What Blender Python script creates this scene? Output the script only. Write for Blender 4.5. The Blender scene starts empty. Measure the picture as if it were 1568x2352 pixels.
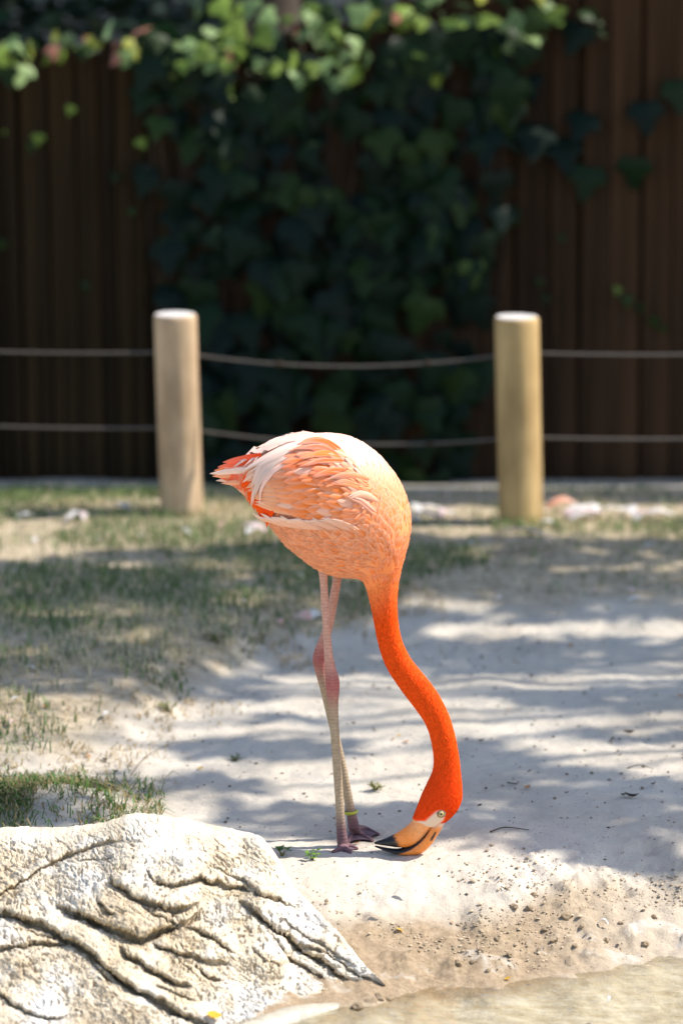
import bpy, math, random
import numpy as np
from mathutils import Vector
from mathutils.bvhtree import BVHTree

random.seed(7)
rng = np.random.default_rng(7)
scene = bpy.context.scene
col = scene.collection

# ------------------------------------------------------------------ camera
CAM = np.array([0.0, -8.443, 2.42])
PITCH = math.radians(11.0)
FPX = 8820.0                       # focal length in units of a 1568 x 2352 picture
cam_d = bpy.data.cameras.new('camera')
cam = bpy.data.objects.new('camera', cam_d)
col.objects.link(cam)
cam.location = CAM
cam.rotation_euler = (math.radians(90) - PITCH, 0, 0)
cam_d.sensor_fit = 'VERTICAL'
cam_d.sensor_height = 36
cam_d.sensor_width = 24
cam_d.lens = 135
cam_d.clip_start = 0.5
cam_d.clip_end = 1500
cam_d.dof.use_dof = True
cam_d.dof.focus_distance = 8.62
cam_d.dof.aperture_fstop = 2.15
scene.camera = cam

# ------------------------------------------------------------------ light
EL, AZ = math.radians(52), math.radians(6)
SUN = np.array([math.cos(EL) * math.cos(AZ), math.cos(EL) * math.sin(AZ), math.sin(EL)])
world = bpy.data.worlds.new('World')
scene.world = world
world.use_nodes = True
wn = world.node_tree
bg = wn.nodes['Background']
sky = wn.nodes.new('ShaderNodeTexSky')
sky.sky_type = 'NISHITA'
sky.sun_disc = False
sky.sun_elevation = EL
sky.sun_rotation = math.radians(84)
wn.links.new(sky.outputs[0], bg.inputs[0])
bg.inputs[1].default_value = 0.148
sun_d = bpy.data.lights.new('sun', 'SUN')
sun_d.energy = 4.4
sun_d.angle = math.radians(0.53)
sun_d.color = (1.0, 0.94, 0.85)
sun = bpy.data.objects.new('sun', sun_d)
col.objects.link(sun)
sun.location = (6, 1, 9)
sun.rotation_euler = Vector(-SUN).to_track_quat('-Z', 'Y').to_euler()
vs = scene.view_settings
vs.view_transform = 'Standard'
vs.look = 'None'
vs.gamma = 1.0
vs.exposure = 0.80
vs.use_curve_mapping = False
scene.cycles.use_denoising = True
scene.cycles.max_bounces = 8
scene.cycles.transparent_max_bounces = 16
scene.cycles.caustics_reflective = False
scene.cycles.caustics_refractive = False

# ------------------------------------------------------------------ helpers
def S(r, g, b):
    f = lambda c: (c / 255 / 12.92) if c / 255 <= 0.04045 else ((c / 255 + 0.055) / 1.055) ** 2.4
    return (f(r), f(g), f(b), 1.0)

FWD = np.array([0, math.cos(PITCH), -math.sin(PITCH)])
UP = np.array([0, math.sin(PITCH), math.cos(PITCH)])

def ray(px, py):
    px = np.asarray(px, float); py = np.asarray(py, float)
    a = (px - 784) / FPX
    b = (1176 - py) / FPX
    return np.stack([a, FWD[1] + b * UP[1], FWD[2] + b * UP[2]], -1)

def at(px, py, Y):
    d = ray(px, py)
    t = (np.asarray(Y) - CAM[1]) / d[..., 1]
    return CAM + d * t[..., None]

def to_px(P):
    P = np.asarray(P, float) - CAM
    dep = P @ FWD
    return 784 + FPX * P[..., 0] / dep, 1176 - FPX * (P @ UP) / dep

def lerp_pts(x, pts):
    xs = [p[0] for p in pts]; ys = [p[1] for p in pts]
    return np.interp(x, xs, ys)

def sstep(a, b, x):
    t = np.clip((x - a) / (b - a), 0, 1)
    return t * t * (3 - 2 * t)

def _hash(ix, iy, seed):
    n = (ix.astype(np.int64) * 374761393 + iy.astype(np.int64) * 668265263 + seed * 1442695041) & 0xFFFFFFFF
    n = ((n ^ (n >> 13)) * 1274126177) & 0xFFFFFFFF
    n = n ^ (n >> 16)
    return (n & 0xFFFF) / 65535.0

def vnoise(x, y, seed=0):
    x = np.asarray(x, float); y = np.asarray(y, float)
    ix = np.floor(x); iy = np.floor(y)
    fx = x - ix; fy = y - iy
    fx = fx * fx * fx * (fx * (fx * 6 - 15) + 10); fy = fy * fy * fy * (fy * (fy * 6 - 15) + 10)
    a = _hash(ix, iy, seed); b = _hash(ix + 1, iy, seed)
    c = _hash(ix, iy + 1, seed); d = _hash(ix + 1, iy + 1, seed)
    return (a * (1 - fx) + b * fx) * (1 - fy) + (c * (1 - fx) + d * fx) * fy

def fbm(x, y, oct=4, seed=0, gain=0.5):
    s = 0; a = 1; n = 0
    for i in range(oct):
        cs, sn = math.cos(0.6 * i), math.sin(0.6 * i)
        s = s + a * vnoise((x * cs - y * sn) * 2.03 ** i + 17.3 * i, (x * sn + y * cs) * 2.03 ** i - 9.1 * i, seed + i)
        n += a; a *= gain
    return s / n

def mesh_obj(name, verts, faces, mat=None, parent=None, smooth=True, colors=None, link=True):
    """faces: (n,k) array or list of arrays of equal width"""
    me = bpy.data.meshes.new(name)
    verts = np.asarray(verts, np.float32).reshape(-1, 3)
    fl = faces if isinstance(faces, list) else [faces]
    fl = [np.asarray(f, np.int32) for f in fl if len(f)]
    me.vertices.add(len(verts))
    me.vertices.foreach_set('co', verts.ravel())
    loops = np.concatenate([f.ravel() for f in fl])
    tot = np.concatenate([np.full(len(f), f.shape[1], np.int32) for f in fl])
    start = np.concatenate([[0], np.cumsum(tot)[:-1]]).astype(np.int32)
    me.loops.add(len(loops)); me.loops.foreach_set('vertex_index', loops)
    me.polygons.add(len(tot))
    me.polygons.foreach_set('loop_start', start)
    me.polygons.foreach_set('loop_total', tot)
    me.polygons.foreach_set('use_smooth', np.full(len(tot), smooth, bool))
    me.update(calc_edges=True); me.validate()
    if colors is not None:
        for k, c in (colors.items() if isinstance(colors, dict) else [('tint', colors)]):
            c = np.asarray(c, np.float32)
            if c.ndim == 1:
                at_ = me.attributes.new(k, 'FLOAT', 'POINT'); at_.data.foreach_set('value', c)
            else:
                if c.shape[1] == 3:
                    c = np.concatenate([c, np.ones((len(c), 1), np.float32)], 1)
                at_ = me.attributes.new(k, 'FLOAT_COLOR', 'POINT'); at_.data.foreach_set('color', c.ravel())
    o = bpy.data.objects.new(name, me)
    if mat is not None:
        me.materials.append(mat)
    if link:
        col.objects.link(o)
    if parent is not None:
        o.parent = parent
    return o

def tag(o, label=None, cat=None, group=None, kind=None):
    if label: o['label'] = label
    if cat: o['category'] = cat
    if group: o['group'] = group
    if kind: o['kind'] = kind
    return o

def empty(name, loc, label=None, cat=None, group=None):
    o = bpy.data.objects.new(name, None)
    o.empty_display_size = 0.05
    col.objects.link(o)
    o.location = [float(v) for v in loc]
    return tag(o, label, cat, group)

def grid_faces(nu, nv, closed_u=False):
    i = np.arange(nu if closed_u else nu - 1); j = np.arange(nv - 1)
    I, J = np.meshgrid(i, j, indexing='ij')
    a = I * nv + J; b = ((I + 1) % nu) * nv + J
    return np.stack([a, b, b + 1, a + 1], -1).reshape(-1, 4)

def tube(pts, rad, n=10, cap=True):
    pts = np.asarray(pts, float); m = len(pts)
    rad = np.broadcast_to(np.asarray(rad, float), (m,))
    T = np.gradient(pts, axis=0); T /= np.linalg.norm(T, axis=1)[:, None] + 1e-12
    ref = np.array([0, 1.0, 0]) if abs(T[0][1]) < 0.9 else np.array([1.0, 0, 0])
    V = []
    for i in range(m):
        a = np.cross(T[i], ref); a /= np.linalg.norm(a) + 1e-12
        b = np.cross(T[i], a); ref = np.cross(a, T[i])
        for k in range(n):
            th = 2 * math.pi * k / n
            V.append(pts[i] + rad[i] * (math.cos(th) * a + math.sin(th) * b))
    F = []
    for i in range(m - 1):
        for k in range(n):
            F.append((i * n + k, i * n + (k + 1) % n, (i + 1) * n + (k + 1) % n, (i + 1) * n + k))
    tris = []
    if cap:
        c0 = len(V); V.append(pts[0]); c1 = len(V); V.append(pts[-1])
        for k in range(n):
            tris.append((c0, (k + 1) % n, k)); tris.append((c1, (m - 1) * n + k, (m - 1) * n + (k + 1) % n))
    return np.array(V), np.array(F), np.array(tris).reshape(-1, 3)

class MB:
    """collects pieces of ONE thing or part"""
    def __init__(self): self.v = []; self.q = []; self.t = []; self.c = []; self.n = 0
    def add(self, V, Q=None, T=None, C=None):
        V = np.asarray(V, float)
        if Q is not None and len(Q): self.q.append(np.asarray(Q) + self.n)
        if T is not None and len(T): self.t.append(np.asarray(T) + self.n)
        self.v.append(V)
        if C is not None: self.c.append(np.broadcast_to(np.asarray(C, float), (len(V), 3)))
        self.n += len(V)
    def tube(self, pts, rad, n=8, C=None):
        V, F, T = tube(pts, rad, n); self.add(V, F, T, C)
    def build(self, name, mat=None, parent=None, smooth=True):
        f = []
        if self.q: f.append(np.concatenate(self.q))
        if self.t: f.append(np.concatenate(self.t))
        return mesh_obj(name, np.concatenate(self.v), f, mat, parent, smooth, np.concatenate(self.c) if self.c else None)

def catmull(P, n):
    P = np.asarray(P, float)
    m = len(P)
    d = np.concatenate([[0], np.cumsum(np.linalg.norm(np.diff(P[:, :3], axis=0), axis=1) ** 0.5 + 1e-9)])
    t = np.linspace(0, d[-1], n)
    # monotone-ish cubic hermite with finite-difference tangents
    tang = np.zeros_like(P)
    tang[1:-1] = (P[2:] - P[:-2]) / (d[2:] - d[:-2])[:, None]
    tang[0] = (P[1] - P[0]) / (d[1] - d[0]); tang[-1] = (P[-1] - P[-2]) / (d[-1] - d[-2])
    k = np.clip(np.searchsorted(d, t, 'right') - 1, 0, m - 2)
    h = (d[k + 1] - d[k]); s = (t - d[k]) / h
    s = s[:, None]; h = h[:, None]
    return ((2 * s**3 - 3 * s**2 + 1) * P[k] + (s**3 - 2 * s**2 + s) * h * tang[k]
            + (-2 * s**3 + 3 * s**2) * P[k + 1] + (s**3 - s**2) * h * tang[k + 1])

# ------------------------------------------------------------------ materials
def newmat(name):
    m = bpy.data.materials.new(name); m.use_nodes = True
    nt = m.node_tree; b = nt.nodes['Principled BSDF']
    return m, nt, b

def N(nt, typ, **kw):
    n = nt.nodes.new(typ)
    for k, v in kw.items():
        if hasattr(n, k): setattr(n, k, v)
    return n

def noise_node(nt, scale, detail=4, rough=0.6, vec=None):
    n = nt.nodes.new('ShaderNodeTexNoise')
    n.inputs['Scale'].default_value = scale
    n.inputs['Detail'].default_value = detail
    n.inputs['Roughness'].default_value = rough
    if vec is not None: nt.links.new(vec, n.inputs['Vector'])
    return n

def objcoord(nt, scale=(1, 1, 1)):
    t = nt.nodes.new('ShaderNodeTexCoord'); m = nt.nodes.new('ShaderNodeMapping')
    m.inputs['Scale'].default_value = scale
    nt.links.new(t.outputs['Object'], m.inputs['Vector'])
    return m.outputs[0]

def ramp(nt, fac, stops):
    r = nt.nodes.new('ShaderNodeValToRGB')
    e = r.color_ramp.elements
    while len(e) < len(stops): e.new(0.5)
    for el, (p, c) in zip(e, stops):
        el.position = p; el.color = c if len(c) == 4 else (*c, 1)
    nt.links.new(fac, r.inputs[0])
    return r.outputs[0]

def mixc(nt, a, b, fac, typ='MIX'):
    m = nt.nodes.new('ShaderNodeMix'); m.data_type = 'RGBA'; m.blend_type = typ
    for sock, v in ((m.inputs[0], fac), (m.inputs[6], a), (m.inputs[7], b)):
        if hasattr(v, 'is_linked') or isinstance(v, bpy.types.NodeSocket): nt.links.new(v, sock)
        else: sock.default_value = v
    return m.outputs[2]

def math_(nt, op, a, b=None, clamp=False):
    m = nt.nodes.new('ShaderNodeMath'); m.operation = op; m.use_clamp = clamp
    for i, v in enumerate((a, b)):
        if v is None: continue
        if isinstance(v, bpy.types.NodeSocket): nt.links.new(v, m.inputs[i])
        else: m.inputs[i].default_value = v
    return m.outputs[0]

def attr(nt, name, fac=False):
    a = nt.nodes.new('ShaderNodeAttribute'); a.attribute_name = name
    return a.outputs['Fac' if fac else 'Color']

def bump(nt, b, h, strength=0.5, dist=0.01, normal=None):
    n = nt.nodes.new('ShaderNodeBump')
    n.inputs['Strength'].default_value = strength; n.inputs['Distance'].default_value = dist
    nt.links.new(h, n.inputs['Height'])
    if normal is not None: nt.links.new(normal, n.inputs['Normal'])
    if b is not None: nt.links.new(n.outputs[0], b.inputs['Normal'])
    return n.outputs[0]

def tint_mat(name, rough=0.7, trans=0.0, spec=0.3, noise=0.0, nscale=40, attrname='tint', sheen=0.0, bumpy=None):
    m, nt, b = newmat(name)
    c = attr(nt, attrname)
    if noise:
        n = noise_node(nt, nscale, 3, 0.6, objcoord(nt))
        c = mixc(nt, c, ramp(nt, n.outputs[0], [(0.3, (1 - noise,) * 3), (0.7, (1 + noise * 0.5,) * 3)]), 1.0, 'MULTIPLY')
    nt.links.new(c, b.inputs['Base Color'])
    b.inputs['Roughness'].default_value = rough
    b.inputs['Specular IOR Level'].default_value = spec
    if sheen: b.inputs['Sheen Weight'].default_value = sheen
    if bumpy:
        n = noise_node(nt, bumpy[0], 3, 0.6, objcoord(nt)); bump(nt, b, n.outputs[0], bumpy[1], bumpy[2])
    if trans:
        t = nt.nodes.new('ShaderNodeBsdfTranslucent'); nt.links.new(c, t.inputs[0])
        mx = nt.nodes.new('ShaderNodeMixShader'); mx.inputs[0].default_value = trans
        nt.links.new(b.outputs[0], mx.inputs[1]); nt.links.new(t.outputs[0], mx.inputs[2])
        nt.links.new(mx.outputs[0], nt.nodes['Material Output'].inputs[0])
    return m

def plain_mat(name, c, rough=0.7, spec=0.3, noise=0.25, nscale=30, trans=0.0):
    m, nt, b = newmat(name)
    n = noise_node(nt, nscale, 4, 0.6, objcoord(nt))
    cc = mixc(nt, (*c[:3], 1), ramp(nt, n.outputs[0], [(0.3, (1 - noise,) * 3), (0.7, (1 + noise * 0.4,) * 3)]), 1.0, 'MULTIPLY')
    nt.links.new(cc, b.inputs['Base Color'])
    b.inputs['Roughness'].default_value = rough
    b.inputs['Specular IOR Level'].default_value = spec
    if trans:
        t = nt.nodes.new('ShaderNodeBsdfTranslucent'); nt.links.new(cc, t.inputs[0])
        mx = nt.nodes.new('ShaderNodeMixShader'); mx.inputs[0].default_value = trans
        nt.links.new(b.outputs[0], mx.inputs[1]); nt.links.new(t.outputs[0], mx.inputs[2])
        nt.links.new(mx.outputs[0], nt.nodes['Material Output'].inputs[0])
    return m

# ------------------------------------------------------------------ ground
WATER_Z = -0.14
def shore(x):                       # distance (Y) of the waterline
    return -0.665 + 0.47 * np.clip(x - 0.09, -0.6, 1.2) + 0.10 * (fbm(x * 6, x * 0 + 3.3, 4, 5, .6) - 0.5)

def edge_of_grass(x):
    return lerp_pts(x, [(-4, .55), (-1.0, .58), (-.72, .75), (-.55, 1.0), (-.42, 1.45), (-.25, 1.85), (-.05, 2.15), (.15, 2.35), (.5, 2.4), (1.2, 2.45), (4, 2.5)])

def ground_z(x, y, detail=True):
    x = np.asarray(x, float); y = np.asarray(y, float)
    near = np.exp(-((x / 6) ** 2)) * np.exp(-(((y - 2) / 8) ** 2))
    d = y - shore(x)
    # sand shelf, then the bank down to the water, then the pool floor
    z = np.where(d > 0, WATER_Z * (1 - sstep(-0.18, 0.55, d)) * 1.16, 0)
    z = np.where(d <= 0, WATER_Z * (1 - sstep(-0.18, 0.55, d)) * 1.16 - 0.30 * sstep(0.0, -1.1, d), z)
    z = z - 0.25 * sstep(-0.5, -2.5, d)
    g = y - edge_of_grass(x)
    z = z + 0.07 * sstep(-0.25, 0.45, g) + 0.025 * (fbm(x * 2.2, y * 2.2, 2, 3) - 0.5) * sstep(-0.2, 0.3, g)
    z = z - 0.22 * sstep(3.7, 5.5, y)
    # small turf hummock beside the rock
    z = z + 0.05 * np.exp(-(((x + .70) / .2) ** 2 + ((y - .33) / .16) ** 2))
    if detail:
        sand = sstep(0.3, -0.2, g) * near
        z = z + sand * (0.020 * (fbm(x * 5, y * 4, 2, 21) - 0.5) * sstep(0.0, 0.5, np.abs(y) + np.abs(x - 0.02)))
        z = z + sand * 0.013 * (fbm(x * 16, y * 11, 3, 31) - 0.5)
        z = z + near * 0.004 * (fbm(x * 60, y * 50, 2, 41) - 0.5)
        bank = sstep(0.0, 0.06, d) * sstep(0.62, 0.35, d) * near
        lump = fbm(x * 30, y * 26, 4, 51, .6)
        patch = sstep(0.40, 0.62, fbm(x * 4.5, y * 5.5, 2, 55))
        edge = np.exp(-((d + .04) / .11) ** 2) * near
        z = z + edge * (0.022 * (fbm(x * 13, y * 20, 4, 58, .6) - .5))
        z = z + bank * (0.020 * (lump - 0.5) + 0.016 * np.maximum(lump - 0.60, 0) * 4 * patch - 0.010 * np.maximum(0.40 - lump, 0) * 4 * patch)
    return z

def ground_hit(px, py):
    d = ray(px, py)
    t = np.full(np.broadcast(px, py).shape, 8.0)
    for _ in range(40):
        P = CAM + d * t[..., None]
        gap = P[..., 2] - ground_z(P[..., 0], P[..., 1], False)
        t = t + gap / 0.35
    P = CAM + d * t[..., None]
    P[..., 2] = ground_z(P[..., 0], P[..., 1])
    return P

def axis(parts):
    out = []
    for a, b, s in parts:
        out.append(np.arange(a, b - 1e-9, s))
    return np.unique(np.concatenate(out))
far = np.array([2.6, 3, 3.6, 4.5, 6, 8, 11, 16, 25, 40, 70, 120, 220, 400])
gx = np.concatenate([-far[::-1], axis([(-2.2, -1.3, .06), (-1.3, 1.3, .0085), (1.3, 2.25, .06)]), far])
gy = np.concatenate([-far[::-1] - 2.0, axis([(-4, -1.1, .12), (-1.1, 0.55, .0085), (.55, 2.4, .016), (2.4, 6.6, .04), (6.6, 9, .2)]), far * 1.0 + 8.0])
GX, GY = np.meshgrid(gx, gy, indexing='ij')
GZ = ground_z(GX, GY)
gd = GY - shore(GX)
gg = GY - edge_of_grass(GX)
damp = sstep(0.38, 0.22, gd + 0.26 * (fbm(GX * 3.2, GY * 3.6, 4, 61) - 0.5)) * sstep(-.5, -.06, gd)
damp = damp * (0.45 + 0.55 * sstep(0.80, 0.30, GX + 0.3 * (fbm(GX * 4, GY * 4, 2, 63) - .5)))
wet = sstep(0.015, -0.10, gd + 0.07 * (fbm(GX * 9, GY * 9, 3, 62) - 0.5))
soil = sstep(-0.15, 0.25, gg + 0.5 * (fbm(GX * 4, GY * 3, 3, 64) - 0.5)) * sstep(4.75, 4.2, GY)

m_sand, nt, b = newmat('sand')
co = objcoord(nt)
n1 = noise_node(nt, 3.0, 6, 0.6, co)
base = ramp(nt, n1.outputs[0], [(0.25, (0.44, 0.385, 0.315)), (0.5, (0.53, 0.475, 0.40)), (0.75, (0.60, 0.55, 0.475))])
n2 = noise_node(nt, 420, 3, 0.7, co)
base = mixc(nt, base, ramp(nt, n2.outputs[0], [(0.3, (0.80, 0.78, 0.75)), (0.7, (1.12, 1.12, 1.1))]), 1.0, 'MULTIPLY')
n3 = noise_node(nt, 70, 5, 0.75, co)
dampc = ramp(nt, n3.outputs[0], [(0.3, (0.22, 0.155, 0.095)), (0.55, (0.335, 0.25, 0.16)), (0.75, (0.43, 0.34, 0.235))])
base = mixc(nt, base, dampc, attr(nt, 'damp', True))
n4 = noise_node(nt, 26, 5, 0.7, co)
soilc = ramp(nt, n4.outputs[0], [(0.3, (0.24, 0.185, 0.115)), (0.55, (0.43, 0.35, 0.24)), (0.8, (0.54, 0.47, 0.36))])
base = mixc(nt, base, soilc, attr(nt, 'soil', True))
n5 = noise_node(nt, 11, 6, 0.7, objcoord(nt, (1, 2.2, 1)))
floor_reflc = ramp(nt, n5.outputs[0], [(0.30, (0.34, 0.275, 0.175)), (0.48, (0.56, 0.485, 0.37)), (0.64, (0.72, 0.66, 0.555))])  # pool floor colour; its pale streaks stand in for reflections on the water
base = mixc(nt, base, floor_reflc, attr(nt, 'wet', True))
ncr = noise_node(nt, 7.5, 5, 0.65, objcoord(nt, (1, 1.6, 1)))
crust = math_(nt, 'MULTIPLY', ramp(nt, ncr.outputs[0], [(0.54, (0, 0, 0)), (0.68, (1, 1, 1))]), attr(nt, 'shoreline', True))
base = mixc(nt, base, (0.62, 0.58, 0.52, 1), math_(nt, 'MULTIPLY', crust, 0.7))
# dark grit
vor = nt.nodes.new('ShaderNodeTexVoronoi'); vor.inputs['Scale'].default_value = 85
nt.links.new(co, vor.inputs['Vector'])
sep = nt.nodes.new('ShaderNodeSeparateColor'); nt.links.new(vor.outputs['Color'], sep.inputs[0])
grit = math_(nt, 'MULTIPLY', math_(nt, 'LESS_THAN', vor.outputs['Distance'], 0.20), math_(nt, 'GREATER_THAN', sep.outputs[0], 0.90))
base = mixc(nt, base, (0.12, 0.085, 0.055, 1), math_(nt, 'MULTIPLY', math_(nt, 'MULTIPLY', grit, 0.75), math_(nt, 'SUBTRACT', 1.0, attr(nt, 'wet', True))))
nt.links.new(base, b.inputs['Base Color'])
rr = nt.nodes.new('ShaderNodeMapRange'); nt.links.new(attr(nt, 'wet', True), rr.inputs[0])
rr.inputs[3].default_value = 0.92; rr.inputs[4].default_value = 0.35
nt.links.new(rr.outputs[0], b.inputs['Roughness'])
b.inputs['Specular IOR Level'].default_value = 0.25
nb = noise_node(nt, 55, 6, 0.7, co)
k1 = bump(nt, None, nb.outputs[0], 0.55, 0.012)
bump(nt, b, n2.outputs[0], 0.35, 0.003, k1)
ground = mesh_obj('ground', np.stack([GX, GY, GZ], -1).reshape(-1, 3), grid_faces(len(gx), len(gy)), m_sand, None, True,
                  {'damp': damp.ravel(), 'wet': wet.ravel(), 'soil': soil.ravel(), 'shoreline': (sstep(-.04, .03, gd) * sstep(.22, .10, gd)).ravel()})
tag(ground, 'pale sandy ground with a damp bank and turf', kind='structure')

# pool
m_water, nt, b = newmat('water')
nt.nodes.remove(b)
co = objcoord(nt, (1.0, 2.2, 1))
w1 = noise_node(nt, 8, 2, 0.5, co); w2 = noise_node(nt, 26, 1, 0.5, co)
hh = math_(nt, 'ADD', w1.outputs[0], math_(nt, 'MULTIPLY', w2.outputs[0], 0.25))
nb_ = nt.nodes.new('ShaderNodeBump'); nb_.inputs['Strength'].default_value = 0.5; nb_.inputs['Distance'].default_value = 0.02
nt.links.new(hh, nb_.inputs['Height'])
tr = nt.nodes.new('ShaderNodeBsdfTransparent'); tr.inputs[0].default_value = (0.925, 0.92, 0.86, 1)
gl = nt.nodes.new('ShaderNodeBsdfGlossy'); gl.inputs['Roughness'].default_value = 0.04
nt.links.new(nb_.outputs[0], gl.inputs['Normal'])
fr = nt.nodes.new('ShaderNodeFresnel'); fr.inputs[0].default_value = 1.4
nt.links.new(nb_.outputs[0], fr.inputs['Normal'])
mx = nt.nodes.new('ShaderNodeMixShader')
nt.links.new(fr.outputs[0], mx.inputs[0]); nt.links.new(tr.outputs[0], mx.inputs[1]); nt.links.new(gl.outputs[0], mx.inputs[2])
nt.links.new(mx.outputs[0], nt.nodes['Material Output'].inputs[0])
wx = np.linspace(-4, 4, 60); wy = np.linspace(-5.5, 0.6, 60)
WX, WY = np.meshgrid(wx, wy, indexing='ij')
water = mesh_obj('water', np.stack([WX, WY, np.full_like(WX, WATER_Z)], -1).reshape(-1, 3), grid_faces(60, 60), m_water)
tag(water, 'shallow murky pool water at the foot of the sand', kind='structure')

# ------------------------------------------------------------------ rock
def C4(p): return [(x * 0.58, 1850.2 + y * 0.58) for x, y in p]
TOP = [(-1200, 1960), (-700, 1930), (-300, 1925), (-60, 1916), (0, 1915), (150, 1912), (235, 1900), (285, 1882), (310, 1877), (350, 1878), (420, 1890), (490, 1904), (560, 1917), (600, 1927), (626, 1955), (650, 1992), (676, 2042), (715, 2078), (755, 2118), (790, 2158), (825, 2206), (850, 2232), (870, 2247), (884, 2262)]
BOT = [(-1200, 2440), (0, 2470), (420, 2440), (560, 2400), (700, 2360), (800, 2322), (860, 2306), (878, 2300), (884, 2296)]
NU, NB, NF = 900, 26, 470
upx = np.concatenate([np.linspace(-1200, -60, 120)[:-1], np.linspace(-60, 884, NU)])
nu = len(upx)
topy = lerp_pts(upx, TOP)
k = np.ones(9) / 9
topy[119 + 6:-30] = np.convolve(topy, k, 'same')[119 + 6:-30]
topy = topy + 2.0 * (fbm(upx / 14, upx * 0, 3, 71) - 0.5) * 2
boty = np.maximum(lerp_pts(upx, BOT), topy + 3)
Yt = lerp_pts(upx, [(-1200, -.3), (0, -.36), (300, -.38), (560, -.34), (676, -.42), (790, -.54), (884, -.63)])
bp = ray(upx, boty)
Yb = CAM[1] + bp[:, 1] * ((WATER_Z - 0.035 - CAM[2]) / bp[:, 2])
s = np.linspace(0, 1, NF) ** 1.0
PY = topy[:, None] + s[None, :] * (boty - topy)[:, None]
PX = np.repeat(upx[:, None], NF, 1)
blend = 0.86
YY = Yt[:, None] + (Yb - Yt)[:, None] * (s[None, :] ** blend)
R = at(PX, PY, YY)
# carved ledges
CR = [
 ([(0,345),(60,300),(130,255),(200,210),(280,180),(360,150),(430,132),(500,130)], 8, 24),
 ([(290,212),(350,210),(410,205),(455,200)], 4, 14),
 ([(215,385),(290,398),(350,408),(420,445),(500,482),(560,492),(610,468),(680,442),(790,415)], 17, 42),
 ([(0,400),(60,410),(130,440),(200,455),(260,490),(310,520),(360,560),(420,590),(470,640),(540,690),(620,740),(700,780),(760,820),(830,855),(900,900)], 16, 36),
 ([(0,552),(50,545),(110,530),(170,525),(240,520),(270,515)], 9, 26),
 ([(580,250),(620,285),(680,302),(740,288),(800,270),(850,285),(920,297),(990,305),(1050,330),(1100,352),(1168,388)], 11, 26),
 ([(440,268),(480,300),(540,342),(600,367),(660,382),(720,388),(785,382)], 12, 30),
 ([(940,372),(1000,388),(1040,405),(1080,440),(1150,480),(1200,530),(1270,580),(1330,630),(1400,680),(1510,725)], 15, 34),
 ([(735,460),(800,490),(850,515),(890,545),(925,575)], 9, 22),
 ([(600,520),(660,545),(720,570),(770,592),(840,607),(915,612)], 10, 26),
 ([(480,540),(530,580),(580,612),(640,642),(700,682),(765,715)], 12, 30),
 ([(1080,480),(1130,540),(1180,600),(1240,640),(1300,670),(1360,702),(1440,732),(1500,745)], 10, 24),
 ([(385,360),(430,402),(465,430)], 8, 18),
 ([(780,615),(830,660),(885,685)], 9, 22),
 ([(0,722),(50,762),(110,797),(180,825),(268,827)], 8, 24),
 ([(360,565),(400,640),(450,690)], 7, 20),
 ([(1170,520),(1250,545),(1330,590),(1400,640),(1490,695)], 8, 20),
 ([(560,380),(600,398),(650,422),(720,424),(810,405)], 9, 22),
 ([(840,245),(900,260),(960,277),(1010,302),(1070,340),(1150,378)], 6, 16),
 ([(1100,420),(1180,470),(1240,520),(1330,575),(1420,640)], 6, 16),
 ([(700,590),(750,630),(800,690)], 6, 18),
 ([(1170,745),(1260,742),(1360,735)], 5, 16),
 ([(1000,560),(1060,600),(1120,630)], 5, 20),
 ([(620,700),(700,735),(780,770)], 5, 22),
 ([(100,470),(170,500),(230,505)], 4, 14),
]
disp = np.zeros_like(PX); crev = np.zeros_like(PX); latx = np.zeros_like(PX); laty = np.zeros_like(PX)
wob = 13 * (fbm(PX / 18, PY / 18, 4, 81, .52) - 0.5)
wob2 = 13 * (fbm(PX / 18 + 50, PY / 18, 4, 87, .52) - 0.5)
QX = PX + wob; QY = PY + wob2
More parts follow.
